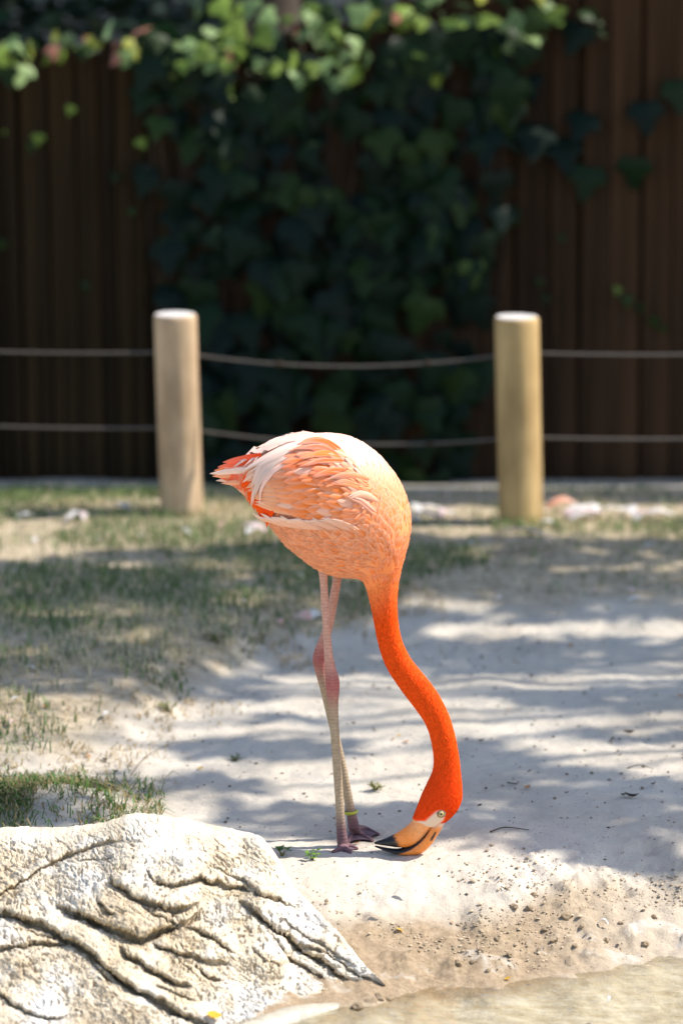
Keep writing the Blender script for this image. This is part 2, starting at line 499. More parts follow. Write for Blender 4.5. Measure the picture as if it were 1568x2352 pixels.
for pts, depth, width in CR:
    pts = np.array(C4(pts))
    best = np.full(PX.shape, 1e9); sgn = np.zeros_like(PX); tt = np.zeros_like(PX)
    L = len(pts) - 1
    x0, x1 = pts[:, 0].min() - 70, pts[:, 0].max() + 70
    cs = (upx > x0) & (upx < x1)
    qx, qy = QX[cs], QY[cs]
    bb = np.full(qx.shape, 1e9); sg = np.zeros_like(qx); tq = np.zeros_like(qx); nx_ = np.zeros_like(qx); ny_ = np.zeros_like(qx)
    for i in range(L):
        a, c = pts[i], pts[i + 1]
        dx, dy = c - a
        t = np.clip(((qx - a[0]) * dx + (qy - a[1]) * dy) / (dx * dx + dy * dy), 0, 1)
        ex, ey = qx - a[0] - t * dx, qy - a[1] - t * dy
        dd = np.hypot(ex, ey)
        cr = dx * ey - dy * ex                 # > 0: below the crack in the picture
        w = dd < bb
        bb = np.where(w, dd, bb); sg = np.where(w, np.sign(cr), sg); ln_ = math.hypot(dx, dy); nx_ = np.where(w, -dy / ln_, nx_); ny_ = np.where(w, dx / ln_, ny_); tq = np.where(w, (i + t) / L, tq)
    fade = np.clip(np.minimum(tq, 1 - tq) * 5, 0, 1) ** 0.6
    if pts[0][0] <= 0: fade = np.clip((1 - tq) * 5, 0, 1) ** 0.6
    D = depth * 0.00165 * fade * (0.65 + 0.7 * fbm(qx / 30, qy / 30, 2, 83))
    wd = width * (0.5 if depth < 9 else .72)
    below = sg > 0
    prof = np.where(below, -1.25 * np.exp(-(bb / (wd * 0.75)) ** 1.4) * sstep(0, 2.0, bb) - 0.15 * np.exp(-bb / wd), 0.55 * np.exp(-(bb / (wd * 1.5)) ** 1.5) - 0.35 * np.exp(-(bb / 1.4) ** 2))
    disp[cs] += D * prof
    sh_l = np.where(below, 0, 1) * D * .75 * np.exp(-(bb / (wd * .7)) ** 1.2)
    latx[cs] += sh_l * nx_; laty[cs] += sh_l * ny_
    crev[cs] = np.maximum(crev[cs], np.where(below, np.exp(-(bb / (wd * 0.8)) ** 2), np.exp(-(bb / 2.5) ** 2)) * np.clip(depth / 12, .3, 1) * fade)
# minor seams that follow the same grain
FU = PX * .86 + PY * .50 + wob; FV = -PX * .50 + PY * .86 + wob2
for k_, (su, sv, amp) in enumerate([(60, 13, .0075), (34, 7, .0045)]):
    rn = fbm(FU / su + 11 * k_, FV / sv, 3, 210 + k_)
    seam = np.exp(-(np.abs(rn - .5) / .022) ** 1.3) * sstep(.46, .62, fbm(PX / 75 + 9 * k_, PY / 60, 2, 220 + k_))
    disp -= amp * seam; crev = np.maximum(crev, seam * .75)
step_ = fbm(FU / 70, FV / 16, 2, 230) * 7
disp += 0.006 * (step_ - np.floor(step_) - .5) * sstep(.42, .58, fbm(PX / 110, PY / 90, 2, 231))
disp += 0.020 * (fbm(PX / 95, PY / 70, 3, 90) - 0.5)
disp += 0.006 * (fbm(PX / 22, PY / 16, 3, 91) - 0.5)
g1 = fbm(PX / 6.0, PY / 5.0, 3, 92, .65)
disp += 0.0046 * (g1 - 0.5)
disp += 0.0012 * (fbm(PX / 2.6, PY / 2.4, 2, 98) - .5)
pit = fbm(PX / 9 + 7, PY / 7, 2, 93)
disp -= 0.016 * np.maximum(pit - 0.62, 0) * 3 * sstep(.4, .6, fbm(PX / 60, PY / 60, 2, 94))
# taper of relief at the rim so that the outline holds
rim = np.clip(s[None, :] * 14, 0, 1) * np.clip((1 - s[None, :]) * 10, 0.2, 1)
tip = np.clip((884 - PX) / 40, 0.45, 1)
disp = disp * (0.25 + 0.75 * rim) * tip
nrm = np.array([0.10, -0.52, 0.85]); nrm /= np.linalg.norm(nrm)
R = R + disp[..., None] * nrm + (latx * rim * tip)[..., None] * np.array([1., 0, 0]) + (laty * rim * tip)[..., None] * np.array([0, -.80, -.60])
# back of the rock: from the crest down to the sand behind
bs = np.linspace(1, 0, NB, endpoint=False)
back = np.zeros((nu, NB, 3))
dep = np.clip(lerp_pts(upx, [(-1200, .5), (300, .30), (600, .20), (700, .08), (884, .03)]), .02, 1)
for j, q in enumerate(bs):
    P = R[:, 0].copy()
    P[:, 1] += dep * q
    zg = ground_z(P[:, 0], P[:, 1]) - 0.05
    P[:, 2] = R[:, 0, 2] * (1 - q ** 2.2) + zg * q ** 2.2 + 0.004 * (fbm(P[:, 0] * 60, P[:, 1] * 60, 2, 95) - .5) - 0.004 * q
    back[:, j] = P
RK = np.concatenate([back, R], 1)
end1 = RK[-1].copy(); end1[:, 0] += .006; end1[:, 1] += .03; end1[:, 2] -= .012
end2 = RK[-1].copy(); end2[:, 0] += .002; end2[:, 1] += .07; end2[:, 2] = WATER_Z - .06
RK = np.concatenate([RK, end1[None], end2[None]], 0)
crevF = np.concatenate([np.zeros((nu, NB)), crev], 1)
tan = fbm(PX / 70, PY / 60, 4, 96) * 0.5 + fbm(PX / 260 + 3, PY / 200, 2, 97) * 0.5
tanF = np.concatenate([np.repeat(tan[:, :1], NB, 1), tan], 1)
tanF = np.concatenate([tanF, tanF[-2:]], 0); crevF = np.concatenate([crevF, crevF[-2:] + .6], 0)
m_rock, nt, b = newmat('carved_rock')
co = objcoord(nt)
n1 = noise_node(nt, 13, 7, 0.68, co)
mixf = math_(nt, 'ADD', math_(nt, 'MULTIPLY', attr(nt, 'tan', True), 0.7), math_(nt, 'MULTIPLY', n1.outputs[0], 0.45))
c = ramp(nt, mixf, [(0.42, (0.58, 0.475, 0.335)), (0.54, (0.66, 0.57, 0.44)), (0.64, (0.72, 0.67, 0.595)), (0.75, (0.78, 0.765, 0.74))])
n2 = noise_node(nt, 260, 4, 0.75, co)
c = mixc(nt, c, ramp(nt, n2.outputs[0], [(0.32, (0.62, 0.60, 0.56)), (0.55, (1.0, 1.0, 1.0)), (0.75, (1.1, 1.1, 1.1))]), 1.0, 'MULTIPLY')
n3 = noise_node(nt, 60, 5, 0.7, co)
crev_tint = math_(nt, 'MULTIPLY', attr(nt, 'crev', True), ramp(nt, n3.outputs[0], [(0.35, (0.25,) * 3), (0.65, (1,) * 3)]))  # patchy ochre tint that follows the crevices
c = mixc(nt, c, (0.52, 0.385, 0.21, 1), math_(nt, 'MULTIPLY', crev_tint, 0.9, True))
# scattered small dark brown specks
v = nt.nodes.new('ShaderNodeTexVoronoi'); v.inputs['Scale'].default_value = 110
nt.links.new(co, v.inputs['Vector'])
sp = nt.nodes.new('ShaderNodeSeparateColor'); nt.links.new(v.outputs['Color'], sp.inputs[0])
pk = math_(nt, 'MULTIPLY', math_(nt, 'LESS_THAN', v.outputs['Distance'], 0.26), math_(nt, 'GREATER_THAN', sp.outputs[0], 0.86))
c = mixc(nt, c, (0.20, 0.165, 0.12, 1), math_(nt, 'MULTIPLY', pk, 0.7))
nt.links.new(c, b.inputs['Base Color'])
b.inputs['Roughness'].default_value = 0.93; b.inputs['Specular IOR Level'].default_value = 0.2
nb = noise_node(nt, 150, 6, 0.75, co)
bump(nt, b, nb.outputs[0], 0.6, 0.005)
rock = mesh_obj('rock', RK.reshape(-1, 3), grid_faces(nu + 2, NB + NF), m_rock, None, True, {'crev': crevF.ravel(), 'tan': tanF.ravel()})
tag(rock, 'pale carved sandstone rock with flowing ledges at the edge of the pool', 'rock')

# low wet slab that spills from the rock into the pool
def slab():
    n = 70
    u = np.linspace(0, 1, n); v_ = np.linspace(-1, 1, 26)
    U, V = np.meshgrid(u, v_, indexing='ij')
    cx = lerp_pts(u, [(0, 430), (1, 850)]); cyy = lerp_pts(u, [(0, 2420), (.5, 2345), (1, 2288)])
    c = at(cx, cyy, 0 * cx - 0.7)
    d_ = ray(cx, cyy); t = (WATER_Z - 0.0 - CAM[2]) / d_[:, 2]
    c = CAM + d_ * t[:, None]
    w = 0.085 * np.sin(np.pi * np.clip(u * 0.92 + 0.08, 0, 1)) ** 0.6
    X = c[:, 0][:, None] + 0.25 * w[:, None] * V; Y = c[:, 1][:, None] + w[:, None] * V * 1.0
    Z = WATER_Z - 0.03 + 0.052 * (1 - V ** 2) * (0.4 + .6 * np.sin(np.pi * np.clip(U * .9 + .1, 0, 1))) + 0.008 * (fbm(X * 30, Y * 30, 3, 99) - .5)
    return mesh_obj('stone_slab', np.stack([X, Y, Z], -1).reshape(-1, 3), grid_faces(n, 26), m_slab, None, True)
m_slab = plain_mat('wet_stone', (0.40, 0.36, 0.285), 0.4, 0.4, 0.3, 40)
tag(slab(), 'low smooth wet stone slab between the carved rock and the water', 'stone')

# ------------------------------------------------------------------ post and wire barrier
def post_mat(name, c1, c2):
    m, nt, b = newmat(name)
    co = objcoord(nt, (1, 1, 0.06))
    n = noise_node(nt, 45, 5, 0.65, co)
    c = ramp(nt, n.outputs[0], [(0.3, c1), (0.7, c2)])
    n2 = noise_node(nt, 9, 4, 0.6, objcoord(nt, (1, 1, .4)))
    c = mixc(nt, c, ramp(nt, n2.outputs[0], [(0.35, (0.72, 0.68, 0.62)), (0.6, (1.05, 1.05, 1.05))]), 1.0, 'MULTIPLY')
    nt.links.new(c, b.inputs['Base Color']); b.inputs['Roughness'].default_value = 0.8
    bump(nt, b, n.outputs[0], 0.4, 0.004)
    return m
pm = [post_mat('post_wood_pale', (0.42, 0.28, 0.16), (0.60, 0.43, 0.265)), post_mat('post_wood_ochre', (0.40, 0.26, 0.10), (0.57, 0.39, 0.17))]
m_cut = plain_mat('sawn_wood', (0.60, 0.57, 0.54), 0.8, 0.2, 0.15, 60)
m_hole = plain_mat('dark_wood', (0.05, 0.035, 0.025), 0.9, 0.1, 0.2, 60)
m_wire = plain_mat('galvanised_wire', (0.10, 0.085, 0.07), 0.55, 0.4, 0.3, 80)
def post(basepx, toppx, rad, mat, label, group=None, loc=None):
    if loc is None:
        B = ground_hit(np.array(basepx[0]), np.array(basepx[1]))
        Tp = at(np.array(toppx[0]), np.array(toppx[1]), B[1])
    else:
        B, Tp = np.array(loc[0]), np.array(loc[1])
    r = empty('wooden_post', B, label, 'post', 'round posts of the wire barrier')
    axis_ = Tp - B; n = 40; m = 22
    axis_n = axis_ / np.linalg.norm(axis_)
    V = []
    hs = np.concatenate([np.linspace(-0.12, 0.93, m - 6) * 1.0, [0.965, 0.982, 0.992, 0.997, 1.0, 1.0]])
    rs = np.concatenate([np.ones(m - 6), [1.0, .995, .975, .95, .92, .0]])
    ph = random.random() * 9
    for i in range(m):
        for q in range(n):
            th = 2 * math.pi * q / n
            rr_ = rad * rs[i] * (1 + 0.02 * math.sin(3 * th + ph) + 0.008 * math.sin(7 * th + 4 * hs[i] + ph))
            V.append(axis_ * hs[i] + np.array([rr_ * math.cos(th), rr_ * math.sin(th), 0]))
    V = np.array(V)
    F = [(i * n + q, i * n + (q + 1) % n, (i + 1) * n + (q + 1) % n, (i + 1) * n + q) for i in range(m - 2) for q in range(n)]
    mesh_obj('shaft', V[:(m - 1) * n], np.array(F), mat, r)
    Vt = np.concatenate([V[(m - 2) * n:(m - 1) * n] + axis_n * 0.0, [axis_ + axis_n * 0.002]])
    mesh_obj('sawn_top', Vt, np.array([(q, (q + 1) % n, n) for q in range(n)]), m_cut, r)
    return r, B, Tp
pL, BL, TL = post((418, 1178), (402, 721), 0.068, pm[0], 'round wooden post standing in the grass beyond the tail of the flamingo')
pR, BR, TR = post((1195, 1198), (1185, 727), 0.070, pm[1], 'ochre round wooden post with a dark vertical stain, right of the ivy')
step = BR - BL
P0 = BL - step * 1.0 + np.array([0, 0.12, 0]); P3 = BR + step + np.array([0, .1, 0])
P0[2] = ground_z(P0[0], P0[1]); P3[2] = ground_z(P3[0], P3[1])
post(None, None, .074, pm[0], 'round wooden post at the far left end of the wires', loc=(P0, P0 + (TL - BL)))
post(None, None, .074, pm[1], 'round wooden post at the far right end of the wires', loc=(P3, P3 + (TR - BR)))
def wire(hl, hr, label, sags):
    pts = []
    A = [P0 + (TL - BL) * hl, BL + (TL - BL) * hl, BR + (TR - BR) * hr, P3 + (TR - BR) * hr]
    for i in range(3):
        t = np.linspace(0, 1, 24)[(0 if i == 0 else 1):]
        seg = A[i] + (A[i + 1] - A[i]) * t[:, None]
        seg[:, 2] -= sags[i] * 4 * t * (1 - t)
        pts.append(seg)
    pts = np.concatenate(pts)
    V, F, T = tube(pts, 0.0042, 8)
    o = mesh_obj('wire_rope', V, [F, T], m_wire)
    tag(o, label, 'wire rope', 'wire ropes of the barrier')
    # clips threaded on the wire
    for f in (30, 40):
        P = pts[f]
        Vc, Fc, Tc = tube(np.array([P - [0.012, 0, 0], P - [.006, 0, 0], P + [.006, 0, 0], P + [0.012, 0, 0]]), [.006, .009, .009, .006], 8)
        mesh_obj('clip', Vc, [Fc, Tc], m_hole, o)
    return o
wire(0.81, 0.825, 'upper wire rope threaded through the wooden posts', (0.014, 0.045, 0.012))
wire(0.432, 0.415, 'lower wire rope threaded through the wooden posts', (0.014, 0.038, 0.012))

# ------------------------------------------------------------------ board fence
FY = 5.36
def fence_top(x): return lerp_pts(x, [(-6, 1.36), (-1.3, 1.425), (-.5, 1.46), (0.0, 1.53), (.5, 1.72), (1.2, 1.90), (6, 2.1)])
def board_mat(name, c1, c2):
    m, nt, b = newmat(name)
    co = objcoord(nt, (1, 1, 0.05))
    n = noise_node(nt, 38, 6, 0.7, co)
    info = nt.nodes.new('ShaderNodeObjectInfo')
    c = ramp(nt, n.outputs[0], [(0.3, c1), (0.72, c2)])
    f = nt.nodes.new('ShaderNodeMapRange'); nt.links.new(info.outputs['Random'], f.inputs[0])
    f.inputs[3].default_value = 0.55; f.inputs[4].default_value = 1.25
    cc = nt.nodes.new('ShaderNodeVectorMath'); cc.operation = 'SCALE'
    nt.links.new(c, cc.inputs[0]); nt.links.new(f.outputs[0], cc.inputs['Scale'])
    nt.links.new(cc.outputs[0], b.inputs['Base Color']); b.inputs['Roughness'].default_value = 0.9
    b.inputs['Specular IOR Level'].default_value = 0.15
    bump(nt, b, n.outputs[0], 0.5, 0.006)
    return m
m_board = board_mat('weathered_board', (0.017, 0.0095, 0.004), (0.070, 0.035, 0.017))
m_reed = board_mat('weathered_reed', (0.013, 0.008, 0.003), (0.050, 0.029, 0.011))
fence = empty('board_fence', (0, FY, -0.22), 'tall dark weathered board fence under the ivy', 'fence')
def box_mesh(w, d, h, bev=0.004):
    x, y = w / 2, d / 2
    sec = [(-x + bev, -y), (x - bev, -y), (x, -y + bev), (x, y), (-x, y), (-x, -y + bev)]
    V = [(a, c, 0) for a, c in sec] + [(a, c, h) for a, c in sec]
    n = 6
    Q = [(i, (i + 1) % n, n + (i + 1) % n, n + i) for i in range(n)]
    T = [(6, 7 + i, 8 + i) for i in range(4)]
    return np.array(V, float), np.array(Q), np.array(T)
board_meshes = {}
def board(x, w, h, mat, name, dy, lean):
    key = (name, random.randint(0, 3), round(w, 3))
    if key not in board_meshes:
        V, Q, T = box_mesh(w, 0.022, 1.0, .003)
        o = mesh_obj(name, V, [Q, T], mat, None, False, link=False)
        board_meshes[key] = o.data
    o = bpy.data.objects.new(name, board_meshes[key]); col.objects.link(o)
    o.parent = fence
    o.location = (x, dy, 0); o.scale = (1, 1, h); o.rotation_euler = (random.uniform(-.006, .006), lean, random.uniform(-.05, .05))
x = -2.6
while x < -0.50:
    w = random.choice([0.036, 0.044, 0.05])
    board(x + w / 2, w, fence_top(x) + 0.22 + random.uniform(-.02, .015), m_reed, 'slat', random.uniform(-.012, .008), random.uniform(-.012, .006))
    x += w + random.choice([0.002, 0.004, 0.007])
while x < 2.9:
    w = random.choice([0.095, 0.105, 0.115])
    board(x + w / 2, w, fence_top(x) + 0.22 + random.uniform(-.012, .012), m_board, 'board', random.uniform(-.006, .006), random.uniform(-.008, .004))
    x += w + random.choice([0.004, 0.008, 0.012])
x = -2.66; flip = True
while x < 2.9:
    board(x + .07, .146, fence_top(x) + 0.20 + random.uniform(-.012, .006), m_board, 'board', .0265 if flip else .050, 0.0); flip = not flip
    x += .128
for zz in (0.35, 1.3):
    V, Q, T = box_mesh(5.6, 0.05, 0.08)
    V[:, 1] += 0.09; V[:, 2] += zz
    mesh_obj('rail', V + np.array([.15, 0, 0]), [Q, T], m_board, fence, False)

# ------------------------------------------------------------------ ivy
m_ivy = tint_mat('ivy_leaf', 0.5, 0.30, 0.18, 0.25, 60)
def ivy_leaf_shape(lobes=1.0):
    # three-pointed leaf, stalk at the origin, tip towards -Z, face towards -Y
    out = [(0, .04), (.20, .12), (.42, .10), (.56, -.12), (.62, -.36), (.44, -.40), (.30, -.52), (.20, -.80), (0, -1.05),
           (-.20, -.80), (-.30, -.52), (-.44, -.40), (-.62, -.36), (-.56, -.12), (-.42, .10), (-.20, .12)]
    mid = [(0, -.12), (0, -.45), (.26, -.22), (-.26, -.22)]
    V = [(x, 0.10 * abs(x) + 0.10 * (z + .4) ** 2 - (0.0 if abs(x) < .01 else 0.03 * math.cos(9 * x)), z) for x, z in out]
    V += [(x, 0.03 * abs(x) + 0.06 * (z + .4) ** 2 - 0.03, z) for x, z in mid]
    c0, c1, r, l = 16, 17, 18, 19
    T = [(0, 1, c0), (1, r, c0), (1, 2, r), (2, 3, r), (3, 4, r), (4, 5, r), (5, 6, r), (6, c1, r), (c0, r, c1), (6, 7, c1), (7, 8, c1),
         (8, 9, c1), (9, 10, c1), (10, l, c1), (10, 11, l), (11, 12, l), (12, 13, l), (13, 14, l), (14, 15, l), (15, 0, c0), (15, c0, l), (c0, c1, l)]
    return np.array(V), np.array(T)
LV, LT = ivy_leaf_shape()
SUN_SHADE_GREENS = [(0.004, 0.017, 0.006), (0.008, 0.026, 0.007), (0.004, 0.014, 0.008), (0.020, 0.044, 0.008), (0.19, 0.28, 0.05), (0.36, 0.38, 0.06), (0.42, 0.18, 0.12), (0.25, 0.36, 0.14)]  # shaded leaves dark, sunlit leaves bright: the light is put into the colour
leaf_meshes = []
for gcol in SUN_SHADE_GREENS:
    sh = np.array(gcol)[None] * (1 + 0.25 * (LV[:, 2:3] + .5)) * np.ones((len(LV), 3))  # leaf shading painted in: lighter at the stalk, darker at the tip
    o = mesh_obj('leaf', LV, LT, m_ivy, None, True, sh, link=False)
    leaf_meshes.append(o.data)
ivy = empty('ivy', (0, FY - 0.03, -0.2), 'dark green climbing ivy with broad lobed leaves hanging over the fence', 'ivy')
spots = []
def px_fence(px, py, off):
    return at(np.array(px), np.array(py), FY - off)
# main curtain
for _ in range(430):
    py = random.uniform(60, 1110)
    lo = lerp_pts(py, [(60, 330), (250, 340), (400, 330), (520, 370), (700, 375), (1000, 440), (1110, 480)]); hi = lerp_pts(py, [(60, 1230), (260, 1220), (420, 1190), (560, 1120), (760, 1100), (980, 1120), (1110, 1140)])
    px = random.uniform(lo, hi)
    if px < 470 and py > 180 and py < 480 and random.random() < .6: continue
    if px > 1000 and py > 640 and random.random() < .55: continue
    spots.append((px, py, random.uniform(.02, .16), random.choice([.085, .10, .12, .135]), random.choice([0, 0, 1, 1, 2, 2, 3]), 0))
# fringe along the top of the fence, its sunlight painted in as brighter greens
for _ in range(150):
    px = random.uniform(-60, 1640)
    ty = to_px(np.array([0, FY, 0]) + np.array([at(px, 100, FY)[0], 0, fence_top(at(px, 100, FY)[0])]))[1]
    py = ty + random.gauss(4, 15)
    if 330 < px < 680: py += abs(random.gauss(0, 55))
    if px > 680: py += abs(random.gauss(0, 60))
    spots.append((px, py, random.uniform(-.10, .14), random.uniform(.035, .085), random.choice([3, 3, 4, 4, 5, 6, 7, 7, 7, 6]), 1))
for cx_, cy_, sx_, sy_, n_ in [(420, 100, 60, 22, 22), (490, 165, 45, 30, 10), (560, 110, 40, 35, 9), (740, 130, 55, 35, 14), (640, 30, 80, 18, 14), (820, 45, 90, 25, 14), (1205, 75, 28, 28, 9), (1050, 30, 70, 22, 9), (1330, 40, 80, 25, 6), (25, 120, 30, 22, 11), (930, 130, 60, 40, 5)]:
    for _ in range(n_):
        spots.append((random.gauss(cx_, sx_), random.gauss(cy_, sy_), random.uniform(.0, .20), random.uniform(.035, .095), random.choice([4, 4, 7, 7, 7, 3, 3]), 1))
# stray leaves on the bare boards
for px, py in [(165, 245), (195, 650), (90, 310), (70, 330), (300, 480), (320, 320), (1345, 265), (1290, 320), (1350, 390), (1455, 370), (1555, 190), (1230, 290), (1240, 640), (1255, 680), (1440, 680), (1465, 700), (1500, 730), (1520, 750), (1420, 660), (1060, 870), (1045, 900), (1095, 600), (1050, 790), (270, 400), (20, 300), (8, 555), (1160, 100), (1190, 200), (1480, 240), (1200, 180), (1330, 60), (1290, 540)]:
    big = (px > 1200 and py < 420) or (1030 < px < 1100)
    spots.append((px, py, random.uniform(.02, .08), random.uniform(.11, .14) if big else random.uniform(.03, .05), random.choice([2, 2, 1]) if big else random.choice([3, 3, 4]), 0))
spots.append((1035, 890, .09, .17, 1, 0))
spots.sort(key=lambda q: -q[3])
rest = MB()
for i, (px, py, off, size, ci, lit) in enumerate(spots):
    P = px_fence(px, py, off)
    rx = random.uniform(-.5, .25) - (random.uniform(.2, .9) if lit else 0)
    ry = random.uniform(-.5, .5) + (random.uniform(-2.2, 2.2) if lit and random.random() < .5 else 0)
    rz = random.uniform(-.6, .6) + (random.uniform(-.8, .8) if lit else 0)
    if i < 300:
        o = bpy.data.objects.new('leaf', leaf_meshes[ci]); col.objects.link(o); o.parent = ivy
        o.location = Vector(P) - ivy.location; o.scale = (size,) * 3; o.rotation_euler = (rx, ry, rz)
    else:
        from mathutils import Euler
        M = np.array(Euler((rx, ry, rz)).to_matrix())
        rest.add((LV * size) @ M.T + P - np.array(ivy.location), None, LT, np.array(SUN_SHADE_GREENS[ci]) * random.uniform(.7, 1.2))
o = rest.build('small_foliage', m_ivy, ivy); o['kind'] = 'stuff'
m_stem = plain_mat('ivy_stem', (0.07, 0.045, 0.03), 0.9, 0.2, 0.4, 50)
st = MB()
for _ in range(46):
    px = random.uniform(380, 1130); y0, y1 = random.uniform(60, 200), random.uniform(350, 1090)
    pts = []; 
    for q in range(9):
        t = q / 8
        pts.append(px_fence(px + 40 * math.sin(t * 3 + px) + random.uniform(-8, 8), y0 + (y1 - y0) * t, .02 + .01 * math.sin(q)) - np.array(ivy.location))
    st.tube(pts, np.linspace(.006, .003, 9), 5)
st.build('stem', m_stem, ivy)

# ------------------------------------------------------------------ shade trees (they stand to the sunny side, out of the picture)
m_leaf = tint_mat('tree_leaf', 0.5, 0.25, 0.35)
m_bark = plain_mat('bark', (0.075, 0.058, 0.045), 0.95, 0.15, 0.45, 18)

def noise_px(px, py, seed): return fbm(px / 260, py / 26, 3, seed)
def shade_mask(px, py):
    n = noise_px(px, py, 201) - 0.5
    wob = 22 * (fbm(px / 120, py / 300, 3, 205) - .5)
    M = np.zeros(px.shape)
    def band(u, l, d, soft=7):
        u = u + wob; l = l + wob
        return d * sstep(u - soft, u + soft, py) * sstep(l + soft, l - soft, py)
    up = lerp_pts(px, [(-700, 1290), (0, 1285), (400, 1262), (700, 1246), (940, 1226), (1568, 1240), (2400, 1240)])
    lo = lerp_pts(px, [(-700, 1590), (0, 1575), (250, 1600), (420, 1570), (560, 1500), (900, 1470), (1010, 1432), (1568, 1420), (2400, 1420)])
    a = band(up, lo, 1.0)
    a = a * np.where((n > 0.13) & (py > up + 25), 0.25, 1.0)
    a = a * (1 - 0.8 * np.exp(-((py - 1300 - px * 0.0) / 9) ** 2) * (sstep(1230, 1330, px) + sstep(30, 100, px) * sstep(420, 330, px)))
    M = np.maximum(M, a)
    M = np.maximum(M, band(1463 + 0 * px, lerp_pts(px, [(500, 1500), (620, 1540), (1100, 1550), (1568, 1515), (2400, 1500)]), 1.0) * sstep(480, 600, px))
    M = np.maximum(M, band(1500 + 0 * px, 1610 + 0 * px, 0.75) * sstep(230, 300, px) * sstep(640, 540, px))
    h = lerp_pts(px, [(1080, 0), (1250, 15), (1568, 26), (2400, 40)])
    M = np.maximum(M, band(1598 - h, 1598 + h, 0.95) * sstep(1090, 1220, px))
    M = np.maximum(M, band(1682 + 0 * px, 1704 + 0 * px, 0.8) * sstep(1270, 1360, px))
    du = lerp_pts(px, [(1000, 1705), (1150, 1712), (1300, 1745), (1568, 1785), (2400, 1790)])
    dl = lerp_pts(px, [(1000, 1935), (1100, 1955), (1250, 1962), (1400, 1985), (1568, 2020), (2400, 2060)])
    M = np.maximum(M, band(du, dl, 0.92) * sstep(1000, 1060, px) * np.where((n > 0.12) & (py < 1850), .4, 1))
    M = np.maximum(M, band(1698 + 0 * px, 1738 + 0 * px, 0.8) * sstep(380, 470, px) * sstep(840, 760, px))
    M = np.maximum(M, band(1780 + 0 * px, 1815 + 0 * px, 0.85) * sstep(190, 260, px) * sstep(620, 520, px))
    M = np.maximum(M, band(1846 + 0 * px, lerp_pts(px, [(380, 1890), (560, 1925), (900, 1935), (1060, 1935)]), 0.85) * sstep(430, 560, px) * sstep(1030, 985, px))
    M = np.maximum(M, band(1838 + 0 * px, 1900 + 0 * px, 1.0) * sstep(235, 190, px) * sstep(-500, -400, px))
    M = np.maximum(M, band(1640 + 0 * px, 1664 + 0 * px, 0.4) * sstep(560, 640, px) * sstep(760, 700, px))
    return M

def leaf_quads(P, size, cols, rg):
    n = len(P)
    d = rg.normal(size=(n, 3)); d[:, 2] *= 0.35; d /= np.linalg.norm(d, axis=1)[:, None]
    u = rg.normal(size=(n, 3)); u[:, 2] = np.abs(u[:, 2]) * 1.2 + .6
    s_ = np.cross(d, u); s_ /= np.linalg.norm(s_, axis=1)[:, None]
    sz = size * rg.uniform(.7, 1.3, n)[:, None]
    up_ = np.cross(s_, d)
    V = np.stack([P - d * sz, P - d * sz * .1 + s_ * sz * .55 - up_ * sz * .12, P + d * sz * 1.1, P - d * sz * .1 - s_ * sz * .55 - up_ * sz * .12], 1).reshape(-1, 3)
    i = np.arange(n) * 4
    T = np.concatenate([np.stack([i, i + 1, i + 2], 1), np.stack([i, i + 2, i + 3], 1)])
    return V, T, np.repeat(cols, 4, 0)

def leaf_cols(n, rg, base=(0.05, 0.115, 0.03), var=.4):
    c = np.array(base)[None] * rg.uniform(1 - var, 1 + var, (n, 1))
    c[:, 0] *= rg.uniform(.7, 1.5, n)
    return c

r2 = np.random.default_rng(11)
GPx = r2.uniform(-2.3, 2.6, 60000); GPy = r2.uniform(-0.35, 3.75, 60000)
gz_ = ground_z(GPx, GPy, False)
ppx, ppy = to_px(np.stack([GPx, GPy, gz_], -1))
acc = r2.uniform(0, 1, 60000) < shade_mask(ppx, ppy)
area = 4.9 * 4.1
want = 950 / (60000 / area)
acc &= r2.uniform(0, 1, 60000) < want
G = np.stack([GPx, GPy, gz_], -1)[acc]
hgt = 4.1 + 1.3 * vnoise(G[:, 0] * 1.3, G[:, 1] * 1.6, 301) + r2.uniform(-.25, .25, len(G))
Pc = G + SUN * (hgt / SUN[2])[:, None]
def tree(name, trunk, Pl, label, top=3.6, nl=26, base=(0.05, .115, .03), size=.062, grp=None, rr=.16):
    t = empty(name, (trunk[0], trunk[1], ground_z(trunk[0], trunk[1])), label, 'tree', grp)
    loc = np.array(t.location)
    rg = np.random.default_rng(5)
    V, T, C = leaf_quads(Pl, size, leaf_cols(len(Pl), rg, base), rg)
    mesh_obj('crown', V - loc, T, m_leaf, t, True, C)
    mb = MB()
    tp = np.array([0.05, 0.03, top])
    pts = np.array([[0, 0, -.2], [0.0, 0.0, .0], [.03, -.03, .6], [-.02, .03, top * .55], tp])
    mb.tube(catmull(pts, 14), np.interp(np.linspace(0, 1, 14), [0, .12, .2, 1], [rr * 1.7, rr * 1.35, rr, rr * .6]), 14)
    mb.build('trunk', m_bark, t)
    lim = MB()
    pick = rg.choice(len(Pl), min(nl, len(Pl)), replace=False)
    for q in pick:
        e = Pl[q] - loc
        st_ = tp * rg.uniform(.7, 1.0)
        mid = st_ * .5 + e * .5 + np.array([0, 0, .25])
        lim.tube(catmull(np.array([st_, mid, e]), 9), np.linspace(rr * .22, .004, 9), 6)
    lim.build('limb', m_bark, t)
    return t
shade = tree('shade_tree', (5.3, 1.9), Pc, 'leafy shade tree standing right of the sand outside the picture', 3.4, 16)
